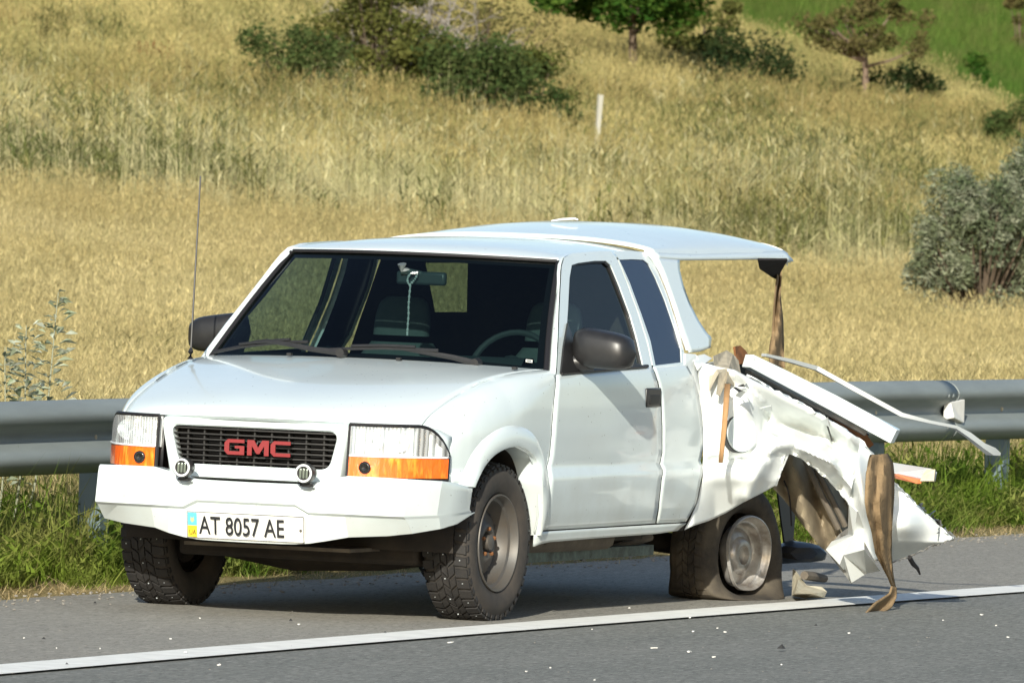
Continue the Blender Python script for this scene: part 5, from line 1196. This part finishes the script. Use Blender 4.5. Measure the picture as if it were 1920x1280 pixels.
# verge
def verge(n, x0, x1, y0, y1, keep, smin, smax, tilt=.15):
    out = []
    for _ in range(n):
        x = random.uniform(x0, x1); y = random.uniform(y0, y1)
        if random.random() > keep(x, y): continue
        out.append((x, y, gz(x, y), random.uniform(0, 6.3), random.uniform(smin, smax), random.gauss(0, tilt), random.gauss(0, tilt)))
    return out
def kv(x, y): return min(1, max(0, (-1.45 - .1 * N2(y, 0, .9) - x) / .25)) * (1 if N2(x, y, 1.1, 5) > -.35 else .4)
gv = verge(10500, -4.2, -1.35, -10, 26, kv, .45, 1.25)
gv = [(p[0], p[1], p[2], p[3], p[4] * (.55 + .55 * min(1, (-1.4 - p[0]) / .7)), p[5], p[6]) for p in gv]
scatter('verge_grass', gv, green, 'green grass growing round the guardrail posts')
scatter('tall_verge_grass', verge(1700, -3.4, -1.9, -10, 26, lambda x, y: 1, .5, 1.3), [wblades(140 + i) for i in range(4)], 'taller green blades under the guardrail')
scatter('dry_stalks', verge(5200, -7.5, -2.7, -8, 34, lambda x, y: 1, .7, 1.25, .1), [clump(f'stalk_{i}', 16, .2, .50, .3, .007, .2, .3, GOLD, 160 + i, head=.04) for i in range(4)], 'dry stalks just beyond the guardrail')
scatter('straw_litter', verge(3800, -1.75, -1.12, -10, 26, lambda x, y: min(1, max(0, (-1.10 + .12 * N2(y, 3, .9) - x) / .25)), .6, 1.3, .05), straw, 'dry straw lying along the shoulder edge')

GRAV = mat('gravel', (.30, .28, .25), .9, noise=(3, (.16, .15, .13), .8, 3))
def stone(i):
    rs = random.Random(i); bm = bmesh.new(); bmesh.ops.create_icosphere(bm, subdivisions=1, radius=.009)
    for v in bm.verts: v.co = Vector((v.co.x * rs.uniform(.7, 1.2), v.co.y * rs.uniform(.7, 1.4), v.co.z * rs.uniform(.4, .8)))
    bm.verts.index_update(); V = [tuple(v.co) for v in bm.verts]; Fc = [tuple(q.index for q in f.verts) for f in bm.faces]; bm.free(); return proto(f'stone_{i}', V, Fc, GRAV)
gpts = [(p[0], p[1], .012, p[3], p[4], 0, 0) for p in verge(2600, -1.35, -.55, -8, 24, lambda x, y: math.exp(-((x + 1.25) / .28) ** 2), .3, 1.1)] + [(p[0], p[1], .012, p[3], p[4], 0, 0) for p in verge(350, -.6, 3.5, -8, 14, lambda x, y: 1, .15, .4)]
scatter('gravel', gpts, [stone(i) for i in range(4)], 'fine gravel along the shoulder edge')
# --- bushes and trees
def leaves(V, Fc, sh, c, n, rad, size, squash=.8, elong=1.6):
    for _ in range(n):
        d = Vector((random.gauss(0, 1), random.gauss(0, 1), random.gauss(0, 1))).normalized() * (random.random() ** .45)
        p = c + Vector((d.x * rad, d.y * rad, d.z * rad * squash)); s = size * random.uniform(.6, 1.3)
        a = Vector((random.gauss(0, 1), random.gauss(0, 1), random.gauss(0, .7))).normalized(); b = a.cross(Vector((random.gauss(0, 1), random.gauss(0, 1), random.gauss(0, 1)))).normalized()
        k = len(V); q = random.random()
        V += [p - a * s * elong * .5, p + b * s * .35, p + a * s * elong * .5, p - b * s * .35]; sh += [q] * 4; Fc.append((k, k + 1, k + 2, k + 3))
def branch(p, d, L, r, depth, out, tips, spread=.7, up_=.15, kids=3, crook=.18):
    pts = [p]; rr = [r]; q = Vector(p); dd = Vector(d).normalized()
    for i in range(4):
        dd = (dd + Vector((random.gauss(0, crook), random.gauss(0, crook), random.gauss(0, crook) + up_ * .3))).normalized(); q = q + dd * L / 4; pts.append(q.copy()); rr.append(r * (1 - .55 * (i + 1) / 4))
    out.append(tube(pts, rr, 5, False))
    if depth == 0: tips.append(q); return
    for k in range(kids):
        t = random.uniform(.35, 1); b = pts[min(4, int(t * 4) + 1)] if k else q
        nd = (dd + Vector((random.gauss(0, spread), random.gauss(0, spread), random.gauss(0, spread * .6) + up_))).normalized()
        branch(b, nd, L * random.uniform(.55, .8), r * .55, depth - 1, out, tips, spread, up_, kids, crook)
def plant(name, base, h, w_, lm, label, cat, n=5000, size=.07, blobs=16, seed=0, trunk=None, group=None, bare=.0, elong=1.6, low=.0, woodm=BARK, dep=None, lean=(0, 0), part='foliage', twig=True, blobr=.3, sq=.7):
    random.seed(seed); base = Vector(base); root = empty(name, base, label, cat, group); dep = dep or w_
    V = []; Fc = []; sh = []; ctrs = []
    z0 = trunk if trunk else low
    for i in range(blobs):
        t = (i + .5) / blobs; zz = z0 + (h - z0) * (random.uniform(.08, .95) if sq < 1 else random.random() ** 1.3 * .9); k = math.sqrt(max(.05, 1 - ((zz - z0) / (h - z0) * 2 - .8) ** 2 / 1.6)); a = random.uniform(0, 2 * PI); rr = math.sqrt(random.random()) * .5 * k
        ctrs.append(base + Vector((math.cos(a) * rr * w_ + lean[0] * zz, math.sin(a) * rr * dep + lean[1] * zz, zz)))
    for c in ctrs:
        rad = w_ * blobr * random.uniform(.5, 1.1); leaves(V, Fc, sh, c, int(n / blobs * random.uniform(.6, 1.4)), rad, size, sq, elong)
    me = mk(part, V, Fc, lm, root, smooth=0); a = me.data.attributes.new('shade', 'FLOAT', 'POINT'); a.data.foreach_set('value', sh)
    tb = []; tips = []
    if trunk:
        tr = tube([base - Vector((0, 0, .1)), base + Vector((.03, .02, trunk * .5)), base + Vector((lean[0] * trunk, lean[1] * trunk, trunk)), base + Vector((lean[0] * h * .7, lean[1] * h * .7, h * .7))], [w_ * .035, w_ * .028, w_ * .022, w_ * .01], 8); mk('trunk', *tr, woodm, root, smooth=60)
        for c in ctrs[:12]:
            s0 = base + Vector((lean[0] * trunk, lean[1] * trunk, trunk * random.uniform(.8, 1.2))); tb.append(tube([s0, (s0 + c) / 2 + Vector((0, 0, -.05 * h * .3)), c], [w_ * .014, w_ * .01, w_ * .004], 5, False))
    elif twig:
        for c in ctrs: tb.append(tube([base + Vector((random.gauss(0, .05), random.gauss(0, .05), 0)), base.lerp(c, .5) + Vector((0, 0, .04)), c], [.02, .014, .006], 5, False))
    if tb: mk('branches', *join(*tb), woodm, root, smooth=60)
    return root
LG = leafmat('bush_green', (.048, .082, .026), (.078, .11, .035), (.11, .12, .045), 1.2, .35, fine=4)
LY = leafmat('bush_yellow_green', (.105, .12, .03), (.15, .15, .045), (.07, .09, .028), 1.2, .35, fine=4)
LO = leafmat('bush_olive', (.12, .115, .04), (.17, .14, .06), (.09, .10, .03), 1.2, .35, fine=4)
LSHADOW = leafmat('shadow_scrub', (.018, .035, .016), (.03, .05, .018), (.06, .075, .025), 1.2, .25, fine=4)  # near-black leaves: tree shadow put into the colour of the added scrub
LT = leafmat('tree_green', (.03, .085, .014), (.055, .12, .02), (.09, .14, .025), 1.0, .35, fine=3)
LSIL = leafmat('silver_leaf', (.10, .13, .07), (.165, .19, .11), (.37, .38, .28), 1.5, .25, fine=7)
LSAGE = leafmat('sage_leaf', (.24, .29, .18), (.36, .40, .29), (.58, .60, .52), 4, .3, fine=20)
LRED = leafmat('dock_brown', (.20, .09, .04), (.26, .13, .06), None, 2, .2)
def at_y(px, py, dmin=90, dmax=260):
    """ground point whose image falls on photo pixel (px,py)"""
    best = None
    for i in range(700):
        d = dmin + (dmax - dmin) * i / 699; p = gp(px, d); v = p - CAM; z = v.dot(F); y = 640 - FPX * v.dot(U) / z
        if best is None or abs(y - py) < best[0]: best = (abs(y - py), p, d)
    return best[1], best[2]
def P_(px, py): return at_y(px, py)
def pl_(name, px, py, wpx, hpx, lm, label, cat, **k):
    p, d = P_(px, py + 78); s = FPX / d; return plant(name, p, (hpx + 60) / s, wpx / s, lm, label, cat, **k)
pl_('bush', 535, 150, 240, 120, LG, 'low rounded dark green bush left of the bare grey branches', 'bush', n=7000, size=.055, blobs=20, seed=1, group='bushes on the hillside')
pl_('bush', 690, 150, 240, 280, LY, 'tall yellow-green bush standing against the bare grey branches', 'bush', n=16000, size=.055, blobs=44, seed=2, group='bushes on the hillside', blobr=.24)
pl_('bush', 880, 200, 260, 135, LG, 'dense green bush below the bare grey branches', 'bush', n=12000, size=.055, blobs=30, seed=3, group='bushes on the hillside')
pl_('bush', 975, 200, 150, 130, LY, 'yellowish bush at the right end of the thicket', 'bush', n=5000, size=.055, blobs=14, seed=4, group='bushes on the hillside')
pl_('bush', 1040, 222, 110, 70, LG, 'small dark bush between the thicket and the concrete post', 'bush', n=2500, size=.05, blobs=9, seed=5, group='bushes on the hillside')
pl_('bush', 870, 130, 330, 190, LO, 'olive brown scrub behind the bare grey branches', 'bush', n=3000, size=.05, blobs=30, seed=6, group='bushes on the hillside', blobr=.22)
pl_('bush', 1880, 265, 110, 110, LG, 'green bush above the silver-leaved shrub near the right edge', 'bush', n=4500, size=.05, blobs=14, seed=7, group='bushes on the hillside')
pl_('bush', 1800, 128, 90, 36, LT, 'small dark bush in the green slope near the upper right', 'bush', n=1800, size=.06, blobs=8, seed=8, group='bushes on the hillside')
pl_('bush', 1895, 28, 80, 80, LO, 'brown green bush at the top right corner', 'bush', n=2500, size=.06, blobs=10, seed=9, group='bushes on the hillside')
pl_('tree', 1165, 105, 340, 280, LT, 'dense dark green tree casting a broad shadow on the grass', 'tree', n=22000, size=.085, blobs=54, seed=10, trunk=1.25, blobr=.22)
pl_('bush', 1330, 128, 260, 75, LSHADOW, 'very dark low scrub added in place of the shadow right of the dense tree', 'bush', n=6000, size=.06, blobs=22, seed=40, group='bushes on the hillside')  # added bush, its dark leaves stand in for the dense tree's cast shadow
pl_('bush', 1665, 165, 170, 50, LSHADOW, 'dark low scrub added in place of the shadow at the foot of the thin young tree', 'bush', n=3500, size=.06, blobs=14, seed=41, group='bushes on the hillside')  # also added: dark leaves replace the shadow beside the young tree
pl_('tree', 1300, 95, 170, 120, LY, 'low yellow-green tree beside the dense dark tree', 'tree', n=4500, size=.075, blobs=16, seed=12, trunk=.3, blobr=.22)
pl_('tree', 1603, 160, 240, 190, LO, 'thin young tree with slender reddish trunk and sparse olive leaves', 'tree', n=5200, size=.06, blobs=34, seed=11, trunk=1.25, blobr=.13, woodm=mat('reddish_bark', (.17, .12, .085), .9))
# bare dead tree
random.seed(5); p, d = P_(815, 225); root = empty('dead_tree', p, 'bare grey dead tree with tangled leafless branches in the thicket', 'tree'); out = []; tips = []
branch(p, (-.1, 0, 1), 1.15, .06, 0, out, tips, crook=.2)
mk('trunk', *join(*out), DEADW, root, smooth=60); s0 = tips[0]
for k in range(20):
    out = []; tt = []
    branch(s0 + Vector((random.gauss(0, .12), 0, random.gauss(0, .12))), (random.uniform(-1.3, 1.6), random.uniform(-.6, .6), random.uniform(-.6, .8)), random.uniform(.6, 1.1), .038, 3, out, tt, .65, -.05, 3, .22); mk('bare_branch', *join(*out), DEADW, root, smooth=60)
p2, d2 = P_(755, 170); V, Fc = tube([onX(x, y, p2.x) for x, y in ((738, 122), (752, 110), (764, 100), (790, 78))], [.02, .022, .024, .02], 6); mk('broken_limb', V, Fc, mat('pale_broken_wood', (.45, .36, .25), .9), root)
# silver shrub at the right
p = gp(1835, 106); s = FPX / 106
plant('silver_shrub', p, 330 / s, 250 / s, LSIL, 'large silver-leaved shrub at the right edge above the guardrail', 'shrub', n=46000, size=.025, blobs=130, seed=21, elong=2.6, blobr=.13, sq=1.5, dep=2.0)
p = gp(1945, 107.5)
plant('silver_shrub', p, 395 / s, 210 / s, LSIL, 'taller silver-leaved shrub partly cut off by the right edge', 'shrub', n=38000, size=.025, blobs=110, seed=22, elong=2.6, blobr=.14, sq=1.5, dep=2.0)
# sprigs sticking out of the shrub
# sage plant behind the rail on the left
def sage(px_, top_, label, seed, lean_px):
    random.seed(seed); base = onX(px_, 800, RX - .55); base.z = gz(base.x, base.y); tp = onX(px_ + lean_px, top_, RX - .55); root = empty('sage_plant', base, label, 'plant', 'grey-leaved plants behind the guardrail')
    st = [base.lerp(tp, t) + Vector((.03 * math.sin(t * 4), 0, 0)) for t in lin(0, 1, 12)]; mk('stem', *tube(st, [.007 - .005 * i / 11 for i in range(12)], 6), mat('sage_stem', (.25, .26, .18), .8), root)
    V = []; Fc = []; sh = []
    for i in range(125):
        t = .35 + .65 * (i / 125); p_ = base.lerp(tp, t) + Vector((.03 * math.sin(t * 4), 0, 0)); a = random.uniform(0, 2 * PI); L = (.085 - .05 * max(0, t - .6)) * random.uniform(.6, 1.2)
        o_ = Vector((math.cos(a), math.sin(a), 0)) * random.uniform(0, .15 * (1.2 - t)); p_ = p_ + o_ + Vector((0, 0, random.uniform(-.03, .03))); d_ = Vector((math.cos(a), math.sin(a), random.uniform(.0, 1.0))).normalized(); sd = d_.cross(Vector((random.gauss(0, .4), random.gauss(0, .4), 1))).normalized() * L * .2; k = len(V); q = random.random()
        V += [p_, p_ + d_ * L * .5 + sd, p_ + d_ * L - Vector((0, 0, L * .25)), p_ + d_ * L * .5 - sd]; sh += [q] * 4; Fc.append((k, k + 1, k + 2, k + 3))
    me = mk('leaves', V, Fc, LSAGE, root, smooth=0); a = me.data.attributes.new('shade', 'FLOAT', 'POINT'); a.data.foreach_set('value', sh)
sage(38, 548, 'grey-green leafy plant rising above the guardrail at the left', 31, 80)
sage(18, 610, 'shorter grey-green plant at the left edge behind the guardrail', 32, 40)
sage(-12, 650, 'low grey-green plant cut by the left edge', 34, 30)
# concrete post
p, d = P_(1106, 345); s = FPX / d; hh = 168 / s; t = .5 * 10 / s
V, Fc = tube([p - Vector((0, 0, .2)), p + Vector((0, 0, hh * .45)), p + Vector((.03, 0, hh))], [t * .9, t, t * 1.2], 4); tag(mk('concrete_post', V, Fc, CONC, None, smooth=0), 'weathered pale concrete post standing alone in the field', 'post')
# dock stalks
for i, (x, y, h_) in enumerate([(240, 118, 36), (256, 120, 34), (268, 122, 40), (282, 124, 34), (296, 128, 44), (303, 124, 32), (335, 140, 28), (466, 165, 36), (545, 168, 34), (572, 166, 26)]):
    p, d = P_(x, y + 40); s = FPX / d; random.seed(200 + i); root = empty('dock_stalk', p, 'rusty brown dock seed stalk standing in the dry grass on the slope', 'plant', 'rusty brown seed stalks'); H = (h_ + 44) / s
    mk('stem', *tube([p, p + Vector((.02, 0, H))], [.008, .004], 5), LRED, root); V = []; Fc = []; sh = []
    for k in range(14): leaves(V, Fc, sh, p + Vector((.01, 0, H * (.3 + .7 * k / 14))), 16, .055, .03, 1.4)
    me = mk('seed_head', V, Fc, LRED, root, smooth=0); a = me.data.attributes.new('shade', 'FLOAT', 'POINT'); a.data.foreach_set('value', sh)
